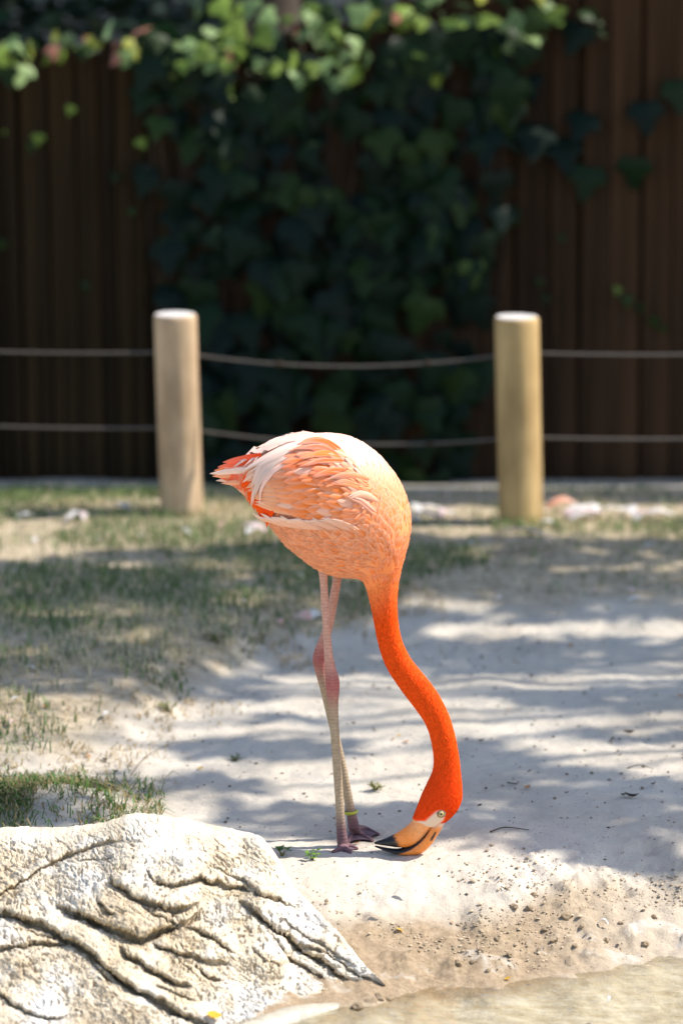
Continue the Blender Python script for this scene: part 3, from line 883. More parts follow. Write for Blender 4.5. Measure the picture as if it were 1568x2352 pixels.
# sparse unseen leaves and limbs added high up to dim the sand evenly
nt3 = 2600
g3 = np.stack([r2.uniform(-1.9, 2.2, nt3), r2.uniform(.22, 2.6, nt3), np.zeros(nt3)], -1)
P3 = g3 + SUN * (r2.uniform(8.0, 9.6, nt3) / SUN[2])[:, None]
V, T, C = leaf_quads(P3, .030, leaf_cols(nt3, r2), r2)
mesh_obj('dimming_leaves', V - np.array(shade.location), T, m_leaf, shade, True, C)
mb = MB()
for k_ in range(14):
    e = P3[r2.integers(nt3)] - np.array(shade.location)
    mb.tube(catmull(np.array([[.05, .03, 3.3], [e[0] * .3, e[1] * .3, 6.0], e]), 10), np.linspace(.05, .004, 10), 6)
mb.build('dimming_limb', m_bark, shade)
# second tree: shade along the foot of the fence
q = 24000
x2 = r2.uniform(-2.6, 3.2, q); y2 = r2.uniform(3.70, 4.97, q)
edge = 3.80 + 0.30 * sstep(-.35, -.75, x2) + 0.14 * (fbm(x2 * 1.6, x2 * 0, 3, 311) - .5)
ok = (y2 > edge)
G2 = np.stack([x2, y2, np.full(q, -.1)], -1)[ok]
h2 = 4.3 + 1.2 * vnoise(G2[:, 0] * 1.3, G2[:, 1] * 2, 312) + r2.uniform(-.2, .2, len(G2))
P2 = G2 + SUN * (h2 / SUN[2])[:, None]
tree('shade_tree', (6.2, 6.6), P2, 'leafy shade tree growing behind the fence outside the picture', 3.4, 22)

# planting behind the fence, its shade put into dark leaf colours
def clump(c, r, n, rg):
    d = rg.normal(size=(n, 3)); d /= np.linalg.norm(d, axis=1)[:, None]
    return np.array(c) + d * (np.array(r) * (rg.uniform(0, 1, (n, 1)) ** .45))
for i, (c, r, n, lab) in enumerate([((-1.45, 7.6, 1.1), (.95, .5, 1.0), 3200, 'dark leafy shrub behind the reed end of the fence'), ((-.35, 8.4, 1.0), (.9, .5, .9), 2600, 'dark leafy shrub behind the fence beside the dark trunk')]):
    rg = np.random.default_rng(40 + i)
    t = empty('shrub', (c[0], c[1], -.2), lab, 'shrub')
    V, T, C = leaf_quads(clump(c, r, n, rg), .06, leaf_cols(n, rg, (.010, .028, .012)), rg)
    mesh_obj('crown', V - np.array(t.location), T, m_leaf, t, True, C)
    mb = MB()
    for k_ in range(7):
        e = np.array([rg.uniform(-.5, .5), rg.uniform(-.3, .3), rg.uniform(.9, 1.7)])
        mb.tube([np.zeros(3), e * .5 + rg.normal(size=3) * .04, e], [.02, .014, .005], 6)
    mb.build('stem', m_bark, t)
rg = np.random.default_rng(77)
bt = np.concatenate([clump((-.2, 9.0, 5.2), (2.6, 1.4, 1.3), 3500, rg), clump((-2.4, 8.4, 4.8), (1.8, 1.6, 1.2), 2500, rg), clump((2.4, 8.8, 5.0), (2.0, 1.4, 1.2), 2500, rg)])
tree('woodland_tree', (-.28, 7.1), bt, 'dark tree trunk rising behind the ivy-topped fence', 4.0, 20, rr=.15)
m_wall = plain_mat('pale_render', (.13, .14, .155), .9, .2, .3, 3)
V, Q, T = box_mesh(14, .3, 2.1)
wl = mesh_obj('garden_wall', V + np.array([-.5, 13, -.3]), [Q, T], m_wall, None, False)
tag(wl, 'pale grey wall far behind the fence and shrubs', 'wall')

# ------------------------------------------------------------------ grass
m_grass = tint_mat('grass_blade', 0.55, 0.25, 0.3)
def blades(P, h, w, lean, cols, rg):
    n = len(P)
    a = rg.uniform(0, 2 * np.pi, n); d = np.stack([np.cos(a), np.sin(a), 0 * a], 1)
    sd = np.stack([-np.sin(a), np.cos(a), 0 * a], 1)
    h = h[:, None]; w = w[:, None]; lean = lean[:, None]
    z = np.array([0, 0, 1.0])
    m = P + z * h * .6 + d * h * lean * .35; tp = P + z * h * (1 - .35 * lean) + d * h * lean * 1.0
    V = np.stack([P - sd * w - z * .006, P + sd * w - z * .006, m + sd * w * .8, m - sd * w * .8, tp], 1).reshape(-1, 3)
    i = np.arange(n) * 5
    return V, np.stack([i, i + 1, i + 2, i + 3], 1), np.stack([i + 3, i + 2, i + 4], 1), np.repeat(cols, 5, 0)
rg = np.random.default_rng(3)
n = 150000
X = rg.uniform(-2.4, 2.4, n); Y = rg.uniform(.3, 4.9, n)
g = Y - edge_of_grass(X)
pn = fbm(X * 3.2, Y * 2.4, 4, 401); pn2 = fbm(X * 1.1 + 5, Y * 1.4, 2, 402)
dens = sstep(-.12, .35, g + .55 * (pn - .5)) * sstep(4.55, 4.25, Y + .2 * (pn - .5))
right = sstep(.0, .4, X)
thr = np.where(right > .5, .50, .38) 
dens = dens * (0.12 + .88 * sstep(thr - .05, thr + .09, pn))
dens = dens * np.where((X > .25) & (Y > 3.55), .35, 1)
keep = rg.uniform(0, 1, n) < dens * .8
X, Y, pn, pn2, g = X[keep], Y[keep], pn[keep], pn2[keep], g[keep]
nn = len(X)
green = np.clip(.25 + 2.6 * (fbm(X * 2.6, Y * 2.2, 3, 403) - .45) + .9 * sstep(1.6, 2.6, Y) - .65 * sstep(3.3, 3.7, Y), 0.10, .8)  # less green, more straw far back: brightens the sunlit strip through colour
isg = rg.uniform(0, 1, nn) < green
cg = np.array([.105, .165, .05]) * rg.uniform(.6, 1.5, (nn, 1)); cs_ = np.array([.60, .51, .31]) * rg.uniform(.65, 1.25, (nn, 1))
C = np.where(isg[:, None], cg, cs_)
h = rg.uniform(.018, .05, nn) * np.where(isg, 1, .75); lean = rg.uniform(.2, 1.6, nn)
V, Q, T, CC = blades(np.stack([X, Y, ground_z(X, Y)], -1), h, rg.uniform(.0012, .0026, nn), lean, C, rg)
o = mesh_obj('grass', V, [Q, T], m_grass, None, False, CC)
tag(o, 'short patchy green and straw coloured grass below the posts', 'grass', kind='stuff')
# tuft beside the rock
n = 4600
X = -.72 + rg.normal(0, .17, n); Y = .33 + rg.normal(0, .13, n)
ok = (X < -.42) & (X > -1.25) & (rg.uniform(0, 1, n) < .25 + sstep(.38, .55, fbm(X * 9, Y * 9, 2, 440)))
X, Y = X[ok], Y[ok]; n = len(X)
isg = rg.uniform(0, 1, n) < .55
C = np.where(isg[:, None], np.array([.07, .15, .025]) * rg.uniform(.6, 1.6, (n, 1)), np.array([.38, .29, .13]) * rg.uniform(.6, 1.2, (n, 1)))
V, Q, T, CC = blades(np.stack([X, Y, ground_z(X, Y)], -1), rg.uniform(.010, .042, n), rg.uniform(.001, .0022, n), rg.uniform(.6, 2.6, n), C, rg)
o = mesh_obj('grass_tuft', V, [Q, T], m_grass, None, False, CC)
tag(o, 'thick green grass growing on a hummock behind the carved rock', 'grass', kind='stuff')
# straw litter on the sand at the grass edge
n = 9000
X = rg.uniform(-2.0, .3, n); Y = edge_of_grass(X) + rg.normal(-.1, .22, n)
ok = rg.uniform(0, 1, n) < .55 * sstep(.42, .6, fbm(X * 5, Y * 5, 3, 404))
X, Y = X[ok], Y[ok]; n = len(X)
C = np.array([.48, .36, .19]) * rg.uniform(.5, 1.2, (n, 1))
V, Q, T, CC = blades(np.stack([X, Y, ground_z(X, Y)], -1), rg.uniform(.008, .03, n), rg.uniform(.001, .0022, n), rg.uniform(1.2, 3.0, n), C, rg)
o = mesh_obj('straw_litter', V, [Q, T], m_grass, None, False, CC)
tag(o, 'dry straw scattered where the grass meets the sand', 'straw', kind='stuff')

# ------------------------------------------------------------------ gravel and crumbs on the bank
m_grav = tint_mat('gravel', 0.9, 0, 0.25)
ico = np.array([[0, 0, 1], [.9, 0, .25], [.28, .85, .3], [-.72, .52, .25], [-.72, -.52, .28], [.28, -.85, .25], [0, 0, -.5]])
icf = np.array([[0, 1, 2], [0, 2, 3], [0, 3, 4], [0, 4, 5], [0, 5, 1], [6, 2, 1], [6, 3, 2], [6, 4, 3], [6, 5, 4], [6, 1, 5]])
def crumbs(X, Y, sz, C, name, label):
    n = len(X)
    A = rg.uniform(0, 2 * np.pi, n)
    V = np.repeat(ico[None], n, 0) * (1 + rg.normal(0, .16, (n, 7, 1))) * sz[:, None, None] * np.array([1, .8, .62])
    R_ = np.stack([V[..., 0] * np.cos(A)[:, None] - V[..., 1] * np.sin(A)[:, None], V[..., 0] * np.sin(A)[:, None] + V[..., 1] * np.cos(A)[:, None], V[..., 2]], -1)
    R_ += np.stack([X, Y, ground_z(X, Y) + sz * .15], -1)[:, None]
    F = (icf[None] + (np.arange(n) * 7)[:, None, None]).reshape(-1, 3)
    o = mesh_obj(name, R_.reshape(-1, 3), F, m_grav, None, False, np.repeat(C, 7, 0))
    tag(o, label, 'gravel', kind='stuff')
n = 9000
X = rg.uniform(-.2, 1.1, n); dd = rg.uniform(.0, .55, n); Y = shore(X) + dd
ok = rg.uniform(0, 1, n) < sstep(.45, .62, fbm(X * 6, Y * 7, 3, 55)) * sstep(0, .08, dd) * sstep(.55, .3, dd)
X, Y = X[ok], Y[ok]
crumbs(X, Y, np.abs(rg.normal(.0008, .0022, len(X))) + .0008, np.array([.42, .33, .225]) * rg.uniform(.6, 1.3, (len(X), 1)), 'gravel', 'brown crumbs of earth and fine gravel on the damp bank')
n = 1500
X = rg.uniform(-1.1, 1.2, n); Y = rg.uniform(-.25, 2.4, n)
ok = Y < edge_of_grass(X) + .1
X, Y = X[ok], Y[ok]
crumbs(X, Y, np.abs(rg.normal(.0015, .0022, len(X))) + .001, np.array([.17, .13, .09]) * rg.uniform(.4, 1.8, (len(X), 1)), 'crumbs', 'dark crumbs and grit scattered on the pale sand')

m_clod = plain_mat('clod', (.30, .225, .145), .95, .15, .4, 120)
import bmesh
def clod_mesh(seed):
    bm = bmesh.new(); bmesh.ops.create_icosphere(bm, subdivisions=2, radius=1)
    rg_ = random.Random(seed); o3 = [rg_.uniform(0, 9) for _ in range(3)]
    for v in bm.verts:
        k_ = 1 + .9 * (float(vnoise(v.co.x * 1.7 + o3[0], v.co.y * 1.7 + v.co.z * 1.3 + o3[1], seed)) - .5) + .35 * (float(vnoise(v.co.x * 4 + o3[1], v.co.z * 4 + v.co.y * 3, seed + 5)) - .5)
        v.co = v.co * k_; v.co.z *= .7
    me_ = bpy.data.meshes.new('clod'); bm.to_mesh(me_); bm.free(); me_.materials.append(m_clod); return me_
cms = [clod_mesh(i) for i in range(4)]
for i, (px, py, sz) in enumerate([(1052, 2217, .012), (1085, 2210, .008), (1180, 2087, .011), (1215, 2092, .010), (1300, 2112, .013), (1250, 2140, .010), (1335, 2130, .008), (1105, 2185, .008), (1140, 2160, .007), (1170, 2195, .009), (1270, 2165, .008), (1225, 2060, .008), (1390, 2150, .009), (1425, 2120, .007), (1010, 2160, .006), (1480, 2165, .010), (1120, 2230, .007), (960, 2190, .006), (1320, 2175, .007), (1500, 2110, .007)]):
    P = ground_hit(np.array(px), np.array(py)); o = bpy.data.objects.new('clod', cms[i % 4]); col.objects.link(o)
    o.location = P + np.array([0, 0, sz * .2]); o.scale = (sz * .8,) * 3; o.rotation_euler = (0, 0, i * 1.3)
    tag(o, 'crumbly brown clod of earth lying on the damp bank', 'clod', 'clods of earth on the damp bank')
for i, (px, py, sz) in enumerate([(872, 2296, .016), (850, 2303, .014), (892, 2293, .010), (820, 2312, .012)]):
    d_ = ray(px, py); P = CAM + d_ * ((WATER_Z - CAM[2]) / d_[2]); o = bpy.data.objects.new('clod', cms[i % 4]); col.objects.link(o)
    o.location = P; o.scale = (sz,) * 3; o.rotation_euler = (0, 0, i * 2.1)
    tag(o, 'wet rubble lump at the waterline under the tip of the rock', 'stone', 'wet rubble at the tip of the rock')
# ------------------------------------------------------------------ fallen leaves, twigs, loose feathers
m_litter = tint_mat('dry_leaf', 0.7, 0.2, 0.25, 0.3, 120)
def litter_leaf_mesh(c, curl):
    V = []; n = 7
    for i in range(n):
        t = i / (n - 1); w = .30 * math.sin(math.pi * min(1, t * .96 + .04)) ** .8
        z = curl * (t - .5) ** 2 * 1.6
        V += [(t - .5, -w, z + curl * w * .9), (t - .5, 0, z), (t - .5, w, z + curl * w * .7)]
    V = np.array(V); F = grid_faces(n, 3)
    return mesh_obj('fallen_leaf', V, F, m_litter, None, True, np.array(c)[None] * np.ones((len(V), 3)), link=False).data
kinds = {
 'yellow': (litter_leaf_mesh((.62, .36, .03), .25), 'small yellow leaf fallen on the ground', 'yellow fallen leaves'),
 'orange': (litter_leaf_mesh((.50, .20, .04), .4), 'small orange-brown leaf fallen on the ground', 'orange-brown fallen leaves'),
 'dark': (litter_leaf_mesh((.07, .045, .03), .7), 'small dark curled leaf fallen on the ground', 'dark curled fallen leaves'),
}
def put_leaf(px, py, kind, size, label=None, lift=0.004):
    P = ground_hit(np.array(px), np.array(py))
    me, lab, grp = kinds[kind]
    o = bpy.data.objects.new('fallen_leaf', me); col.objects.link(o)
    o.location = P + np.array([0, 0, lift]); o.scale = (size,) * 3
    o.rotation_euler = (random.uniform(-.3, .3), random.uniform(-.3, .3), random.uniform(0, 6.3))
    zone = ('on the damp bank above the water' if py > 2050 else 'on the sand around the feet of the flamingo' if py > 1900 else 'on the open sand beyond the neck of the flamingo' if px > 960 else
            'among the straw at the edge of the turf' if px < 345 else 'on the open sand behind the legs of the flamingo')
    tag(o, label or lab.replace('on the ground', zone), 'leaf', grp + ' ' + zone)
for px, py, kd, sz in [(461, 1767, 'yellow', .026), (404, 1798, 'yellow', .014), (1010, 1897, 'yellow', .024), (718, 1590, 'yellow', .012), (357, 1567, 'yellow', .014), (335, 1575, 'yellow', .012),
   (250, 1650, 'orange', .013), (205, 1740, 'orange', .014), (903, 1702, 'orange', .018), (933, 1708, 'orange', .020), (916, 1695, 'yellow', .012), (300, 1700, 'orange', .012), (488, 1772, 'orange', .010),
   (1310, 1492, 'orange', .020), (1180, 1522, 'orange', .014), (1168, 1632, 'yellow', .012), (1560, 1603, 'orange', .022), (1265, 1480, 'dark', .014), (1190, 1490, 'dark', .016), (1105, 1510, 'dark', .018),
   (1445, 1685, 'dark', .030), (1450, 1840, 'dark', .036), (1430, 1838, 'dark', .02), (1500, 1815, 'dark', .018), (1105, 1705, 'dark', .018), (1115, 1815, 'dark', .016), (1300, 1830, 'dark', .014), (1215, 1780, 'dark', .013),
   (1210, 1812, 'orange', .020), (1100, 1860, 'dark', .014), (265, 1772, 'dark', .016), (320, 1648, 'orange', .012), (160, 1630, 'orange', .014), (150, 1680, 'orange', .012), (60, 1700, 'orange', .014), (1480, 1790, 'orange', .012),
   (240, 1745, 'dark', .02), (420, 1530, 'dark', .02), (560, 1500, 'dark', .018), (600, 1560, 'dark', .014), (350, 1540, 'dark', .02), (800, 1580, 'dark', .012), (1340, 1590, 'dark', .016), (1600, 1700, 'dark', .016), (1515, 1640, 'dark', .015),
   (1545, 1715, 'dark', .016), (1080, 1560, 'dark', .014), (690, 1500, 'dark', .018), (40, 1500, 'orange', .02), (330, 1480, 'yellow', .022), (105, 1625, 'orange', .016), (90, 1530, 'yellow', .02), (1165, 2248, 'yellow', .018), (918, 2137, 'yellow', .020), (1038, 2112, 'orange', .010), (700, 1985, 'dark', .012), (820, 1940, 'orange', .018), (35, 1812, 'yellow', .022)]:
    put_leaf(px, py, kd, sz)
# yellow leaf caught at the lower edge of the rock
def rock_point(px, py):
    i = np.argmin(np.abs(upx - px)); j = np.argmin(np.abs(PY[i] - py)); return R[i, j]
o = bpy.data.objects.new('fallen_leaf', kinds['yellow'][0]); col.objects.link(o)
o.location = rock_point(494, 2340) + np.array([0, -.006, .006]); o.scale = (.036,) * 3; o.rotation_euler = (.5, .2, .5)
tag(o, 'bright yellow leaf caught in the lowest crack of the carved rock', 'leaf')

m_twig = plain_mat('twig', (.10, .07, .045), .9, .2, .4, 60)
def twig(pxs, r, label):
    P = np.array([ground_hit(np.array(a), np.array(c)) for a, c in pxs]); P[:, 2] += r + .001
    P[1:-1, 2] += .004
    V, F, T = tube(catmull(P, 12), np.linspace(r, r * .4, 12), 6)
    o = mesh_obj('twig', V, [F, T], m_twig); tag(o, label, 'twig', 'dry twigs on the sand')
twig([(1125, 1920), (1160, 1913), (1215, 1912)], .0022, 'long dark twig lying on the sand beyond the bill')
twig([(1408, 1700), (1402, 1708), (1404, 1716)], .0025, 'short upright dark twig on the sand beyond the neck')
twig([(1165, 1800), (1185, 1806), (1190, 1797)], .0018, 'hooked brown twig on shaded sand beside the head')
twig([(1150, 2050), (1165, 2060), (1172, 2066)], .0014, 'thin brown twig on bright sand before the bill')
twig([(300, 1785), (340, 1740), (400, 1705), (460, 1695)], .0011, 'thin arching dry stalk leaning over the sand behind the rock')
twig([(1440, 1770), (1470, 1762), (1500, 1768)], .0014, 'pale curved straw on lit sand right of the neck')

m_feath = tint_mat('loose_feather', 0.6, 0.35, 0.2)
def loose_feather(c0, c1, curl, fluffy=False, seed=0):
    rg_ = random.Random(seed)
    mb = MB()
    n = 14
    V = []; Cc = []
    for i in range(n):
        t = i / (n - 1); w = .17 * (math.sin(math.pi * min(1, t * .93 + .03)) ** .6) * (1 + (.25 * rg_.uniform(-1, 1) if fluffy else .05 * rg_.uniform(-1, 1)))
        z = curl * (1 - (2 * t - 1) ** 2) * .35; y = .10 * math.sin(t * 2.2)
        for s_ in (-1, -.5, 0, .5, 1):
            V.append((t - .5, y + s_ * w, z + .10 * w * (1 - s_ * s_) + (rg_.uniform(-.03, .05) if fluffy else 0)))
            Cc.append(np.array(c0) * (1 - t) + np.array(c1) * t)
    mb.add(np.array(V), grid_faces(n, 5), None, None); mb.c.append(np.array(Cc))
    qp = np.array([(t - .62, .10 * math.sin(t * 2.2), curl * (1 - (2 * t - 1) ** 2) * .35 + .012) for t in np.linspace(0, 1.0, 9)])
    mb.tube(qp, np.linspace(.012, .004, 9), 5, (.75, .68, .6))
    o = mb.build('feather', m_feath); me = o.data; col.objects.unlink(o); bpy.data.objects.remove(o)
    return me
fm = {'white': loose_feather((.78, .76, .74), (.72, .70, .69), .5, True, 1), 'pink': loose_feather((.78, .62, .58), (.75, .42, .33), .6, False, 2),
      'mauve': loose_feather((.74, .66, .68), (.72, .52, .54), .45, False, 3), 'down': loose_feather((.80, .79, .78), (.76, .74, .72), 1.2, True, 4), 'coral': loose_feather((.72, .30, .18), (.70, .45, .36), .6, False, 5)}
flab = {'white': ('small white downy feather shed on the grass', 'white feathers shed on the grass'), 'pink': ('pink feather shed on the grass', 'pink feathers shed on the grass'), 'mauve': ('pale mauve feather shed on the turf', 'mauve feathers shed on the turf'), 'down': ('white tuft of down resting on sand', 'tufts of down on the sand'), 'coral': ('coral red feather shed on the grass', 'coral feathers shed on the grass')}
def feather(px, py, kd, size, rz=None, label=None, tilt=0.0, lift=.012):
    P = ground_hit(np.array(px), np.array(py))
    o = bpy.data.objects.new('feather', fm[kd]); col.objects.link(o)
    o.location = P + np.array([0, 0, lift]); o.scale = (size,) * 3
    o.rotation_euler = (random.uniform(-.25, .25) + tilt, random.uniform(-.15, .15), random.uniform(0, 6.3) if rz is None else rz)
    zone = ('on the bright sand below the bill' if py > 1900 else 'among the straw at the edge of the turf' if py > 1520 else 'in the pale drift beyond the ochre post' if px > 1240 and py < 1215 else
            'in the scatter between the flamingo and the ochre post' if px > 900 and py < 1215 else 'on the lit grass around the pale post' if py < 1240 else 'on the shaded turf bank beyond the neck' if px > 900 else 'on the shaded turf left of the legs')
    base_l = flab[kd][0].split(' shed')[0].split(' resting')[0]
    tag(o, label or base_l + ' ' + zone, 'feather', None if label else base_l + 's ' + zone)
feather(1200, 1262, 'mauve', .185, math.pi, 'large arched mauve feather lying in front of the ochre post', .5, .035)
feather(698, 1450, 'pink', .09, -1.2, 'curled pink feather standing behind the legs of the flamingo', .6, .03)
feather(722, 1438, 'white', .075, 1.0, 'fluffy white feather leaning on the curled pink one', .5, .025)
feather(1290, 1178, 'coral', .11, .3, 'coral feather heading the pale drift beside the ochre post', .5, .02)
for px, py, kd, sz in [(1320, 1186, 'white', .13), (1350, 1195, 'mauve', .12), (1400, 1190, 'white', .12), (1440, 1188, 'white', .11), (1480, 1192, 'mauve', .10), (1515, 1190, 'white', .10), (1370, 1182, 'white', .10), (1330, 1200, 'white', .09), (1460, 1200, 'white', .08), (1300, 1192, 'mauve', .09),
   (960, 1180, 'white', .09), (985, 1178, 'white', .08), (1010, 1185, 'mauve', .07), (975, 1198, 'white', .10), (1000, 1196, 'white', .07), (1030, 1190, 'white', .05), (950, 1205, 'white', .06), (1050, 1205, 'pink', .05), (1255, 1210, 'white', .05),
   (278, 1175, 'white', .07), (290, 1172, 'white', .06), (180, 1198, 'white', .10), (195, 1196, 'mauve', .08), (58, 1196, 'white', .055), (580, 1225, 'mauve', .10), (570, 1232, 'white', .07), (510, 1215, 'pink', .06), (430, 1230, 'white', .05), (230, 1250, 'mauve', .04), (290, 1285, 'white', .03),
   (120, 1285, 'pink', .035), (660, 1310, 'white', .04), (85, 1250, 'white', .04), (30, 1320, 'mauve', .03), (1150, 1382, 'white', .035), (1440, 1363, 'mauve', .05), (1456, 1385, 'white', .05), (1365, 1370, 'pink', .03), (1490, 1262, 'white', .04), (1080, 1255, 'white', .03), (990, 1310, 'pink', .035), (1130, 1405, 'white', .03), (640, 1440, 'pink', .05), (30, 1670, 'pink', .035), (240, 1650, 'white', .035), (70, 1545, 'white', .035), (35, 1615, 'white', .03), (10, 1660, 'pink', .05), (330, 1240, 'mauve', .04), (690, 1330, 'white', .03), (560, 1390, 'mauve', .03)]:
    feather(px, py, kd, sz)
for px, py, sz in [(920, 2062, .030), (860, 2112, .022), (1385, 2125, .026)]:
    feather(px, py, 'down', sz, None, None, .2, .008)
# feathers on the water
for px, py, sz, lab in [(893, 2250, .04, 'soggy white feather stuck at the tip of the carved rock'), (1398, 2298, .02, 'white scrap of down floating on the pool')]:
    d_ = ray(px, py); P = CAM + d_ * ((WATER_Z + .004 - CAM[2]) / d_[2])
    o = bpy.data.objects.new('feather', fm['down']); col.objects.link(o); o.location = P; o.scale = (sz,) * 3; o.rotation_euler = (.2, 0, 1.2); tag(o, lab, 'feather')

# small weeds
m_weed = tint_mat('weed_leaf', 0.5, 0.3, 0.35)
def weed(px, py, nst, ht, label, colr, leafy=True, spread=.03):
    P = ground_hit(np.array(px), np.array(py))
    r = empty('weed', P, label, 'plant')
    sm = MB(); fol = MB()
    for i in range(nst):
        a = random.uniform(0, 6.28); e = np.array([math.cos(a) * random.uniform(.3, 1) * spread, math.sin(a) * random.uniform(.3, 1) * spread, random.uniform(.5, 1) * ht])
        sm.tube([np.array([0, 0, -.004]), e * [.4, .4, .6], e], [.0014, .0011, .0008], 5, (.16, .16, .04))
        m_ = 3 if leafy else 5
        for k_ in range(m_):
            b_ = a + k_ * 2.1 + random.uniform(-.3, .3); L = (.013 if leafy else .016) * random.uniform(.8, 1.3); w = (.62 if leafy else .16)
            d = np.array([math.cos(b_), math.sin(b_), random.uniform(-.1, .6)]); sd = np.array([-math.sin(b_), math.cos(b_), .15])
            bs_ = e * (1 if leafy else random.uniform(.3, 1))
            V = [bs_, bs_ + d * L * .5 + sd * L * w * .5, bs_ + d * L, bs_ + d * L * .5 - sd * L * w * .5]
            fol.add(np.array(V), None, [(0, 1, 2), (0, 2, 3)], np.array(colr) * random.uniform(.7, 1.3))
    sm.build('stem', m_weed, r); fol.build('foliage', m_weed, r)
weed(716, 1974, 7, .022, 'bright green clover-like weed in the bird shadow', (.16, .30, .03), True, .022)
weed(648, 1966, 6, .02, 'small dark green weed at the shoulder of the carved rock', (.07, .15, .03), True, .018)
weed(862, 1812, 12, .02, 'pale spiky weed on the sand behind the bill', (.25, .24, .06), False, .024)
weed(540, 1745, 7, .016, 'tiny green sprout on the open sand', (.09, .15, .05), False, .02)
weed(390, 1640, 14, .03, 'dry tuft of weed on the sand past the grass edge', (.20, .22, .06), False, .035)
weed(500, 1480, 16, .035, 'dark low weed at the foot of the turf bank', (.05, .11, .03), False, .05)

#FLAMINGO#
# ------------------------------------------------------------------ flamingo
bird = empty('flamingo', (0.0, 0.0, 0.0), 'orange-pink flamingo standing on the sand with its bill lowered to the ground', 'flamingo')
# cross-sections of tail, trunk, neck and head: outer point, inner point, half width, Y of the middle
SEC = [
 (502,1086, 502,1094, .006, .03), (530,1062, 528,1108, .022, .03), (562,1048, 556,1130, .042, .03), (600,1036, 586,1164, .068, .03), (650,1014, 622,1206, .100, .03), (700,1002, 655,1246, .122, .03), (755,998, 690,1276, .133, .03), (805,1006, 724,1301, .137, .03),
 (850,1030, 758,1315, .134, .03), (888,1066, 788,1321, .126, .03), (918,1108, 812,1324, .114, .03), (936,1152, 826,1328, .100, .027), (943,1195, 833,1335, .085, .022), (939,1235, 838,1346, .071, .018), (929,1275, 844,1361, .058, .014),
 (919,1312, 849,1380, .047, .01), (913,1350, 854,1402, .0395, .006), (911,1395, 859,1428, .0345, 0.0), (914,1435, 865,1460, .031, -.005), (922,1472, 874,1496, .029, -.01), (940,1510, 887,1530, .0285, -.015),
 (966,1544, 906,1562, .0285, -.02), (993,1577, 931,1597, .0285, -.023), (1015,1612, 956,1630, .0285, -.026), (1032,1650, 977,1662, .028, -.03), (1044,1692, 990,1700, .0275, -.034), (1052,1735, 996,1740, .0275, -.038),
 (1057,1775, 993,1772, .029, -.042), (1060,1806, 980,1800, .0325, -.045), (1060,1835, 967,1828, .0345, -.048), (1051,1858, 958,1852, .034, -.05), (1036,1876, 951,1870, .030, -.05), (1021,1889, 948,1882, .0245, -.05), (1010,1898, 958,1892, .019, -.05),
]
SEC = np.array(SEC, float)
SM = catmull(SEC, 150)
Tt = at(SM[:, 0], SM[:, 1], SM[:, 5]); Bb = at(SM[:, 2], SM[:, 3], SM[:, 5])
spine = (Tt + Bb) / 2
NK = 40
th = np.linspace(0, 2 * np.pi, NK, endpoint=False)
ct = np.sign(np.cos(th)) * np.abs(np.cos(th)) ** 0.94; sn = np.sign(np.sin(th)) * np.abs(np.sin(th)) ** 0.94
rings = spine[:, None] + (Tt - Bb)[:, None] / 2 * ct[None, :, None] + np.array([0, -1, 0.0]) * (SM[:, 4][:, None] * sn[None])[..., None]
tq = grid_faces(NK, len(SM), True)   # ring index first
BVt = rings.transpose(1, 0, 2).reshape(-1, 3)
m1 = len(SM)
cap = []
ctr = [len(BVt), len(BVt) + 1]
BVt = np.concatenate([BVt, [spine[0], spine[-1]]])
for q in range(NK):
    a, c = q * m1, ((q + 1) % NK) * m1
    cap.append((ctr[0], c, a)); cap.append((ctr[1], a + m1 - 1, c + m1 - 1))
body_mb = MB(); body_mb.add(BVt, tq, cap)
# legs: picture points, Y, radius
def legpts(L):
    L = np.array(L, float); P = at(L[:, 0], L[:, 1], L[:, 2])
    return catmull(np.concatenate([P, L[:, 3:4]], 1), 60)
legN = legpts([(742,1270,.0,.026), (742,1300,.0,.015), (743,1330,-.002,.0095), (746,1390,-.004,.0090), (750,1450,-.006,.0088), (754,1500,-.008,.0102), (758,1535,-.008,.0130), (763,1562,-.008,.0162), (764,1586,-.007,.0155), (765,1615,-.006,.0120), (767,1650,-.006,.0106), (771,1720,-.005,.0102), (776,1790,-.004,.0100), (780,1850,-.002,.0100), (783,1900,0,.0112), (786,1930,0,.0128), (788,1946,0,.0130)])
legF = legpts([(780,1270,.06,.026), (778,1305,.06,.015), (775,1325,.06,.0105), (767,1370,.058,.0105), (758,1420,.056,.0105), (746,1465,.054,.0120), (738,1492,.054,.0150), (734,1514,.054,.0165), (737,1540,.055,.0140), (745,1580,.056,.0110), (755,1625,.06,.0100), (770,1690,.065,.0095), (786,1760,.072,.0100), (797,1820,.08,.0105), (804,1860,.085,.0110), (809,1882,.088,.0125), (812,1902,.09,.0135)])
for L in (legN, legF):
    V, F, T = tube(L[:, :3], L[:, 3], 16); body_mb.add(V, F, T)
def toe(P0_, pts, r0, r1):
    P = [P0_]
    for a, c in pts:
        g_ = ground_hit(np.array(a), np.array(c)); P.append(g_ + np.array([0, 0, r1 * .7]))
    P = catmull(np.array(P), 14)
    V, F, T = tube(P, np.linspace(r0, r1, 14), 10); body_mb.add(V, F, T)
    return P
fN = legN[-1, :3]; fF = legF[-1, :3]
tN = [toe(fN, [(780,1955), (762,1961)], .0095, .0040), toe(fN, [(796,1957), (806,1962)], .0095, .0040), toe(fN, [(805,1948), (822,1951)], .0095, .0042)]
tF = [toe(fF, [(807,1918), (800,1938)], .0095, .0045), toe(fF, [(830,1919), (856,1934)], .0105, .0048), toe(fF, [(838,1906), (870,1920)], .0095, .0042)]
toe(fF, [(806,1897), (797,1896)], .0055, .0025)
raw = body_mb.build('body', None, None)
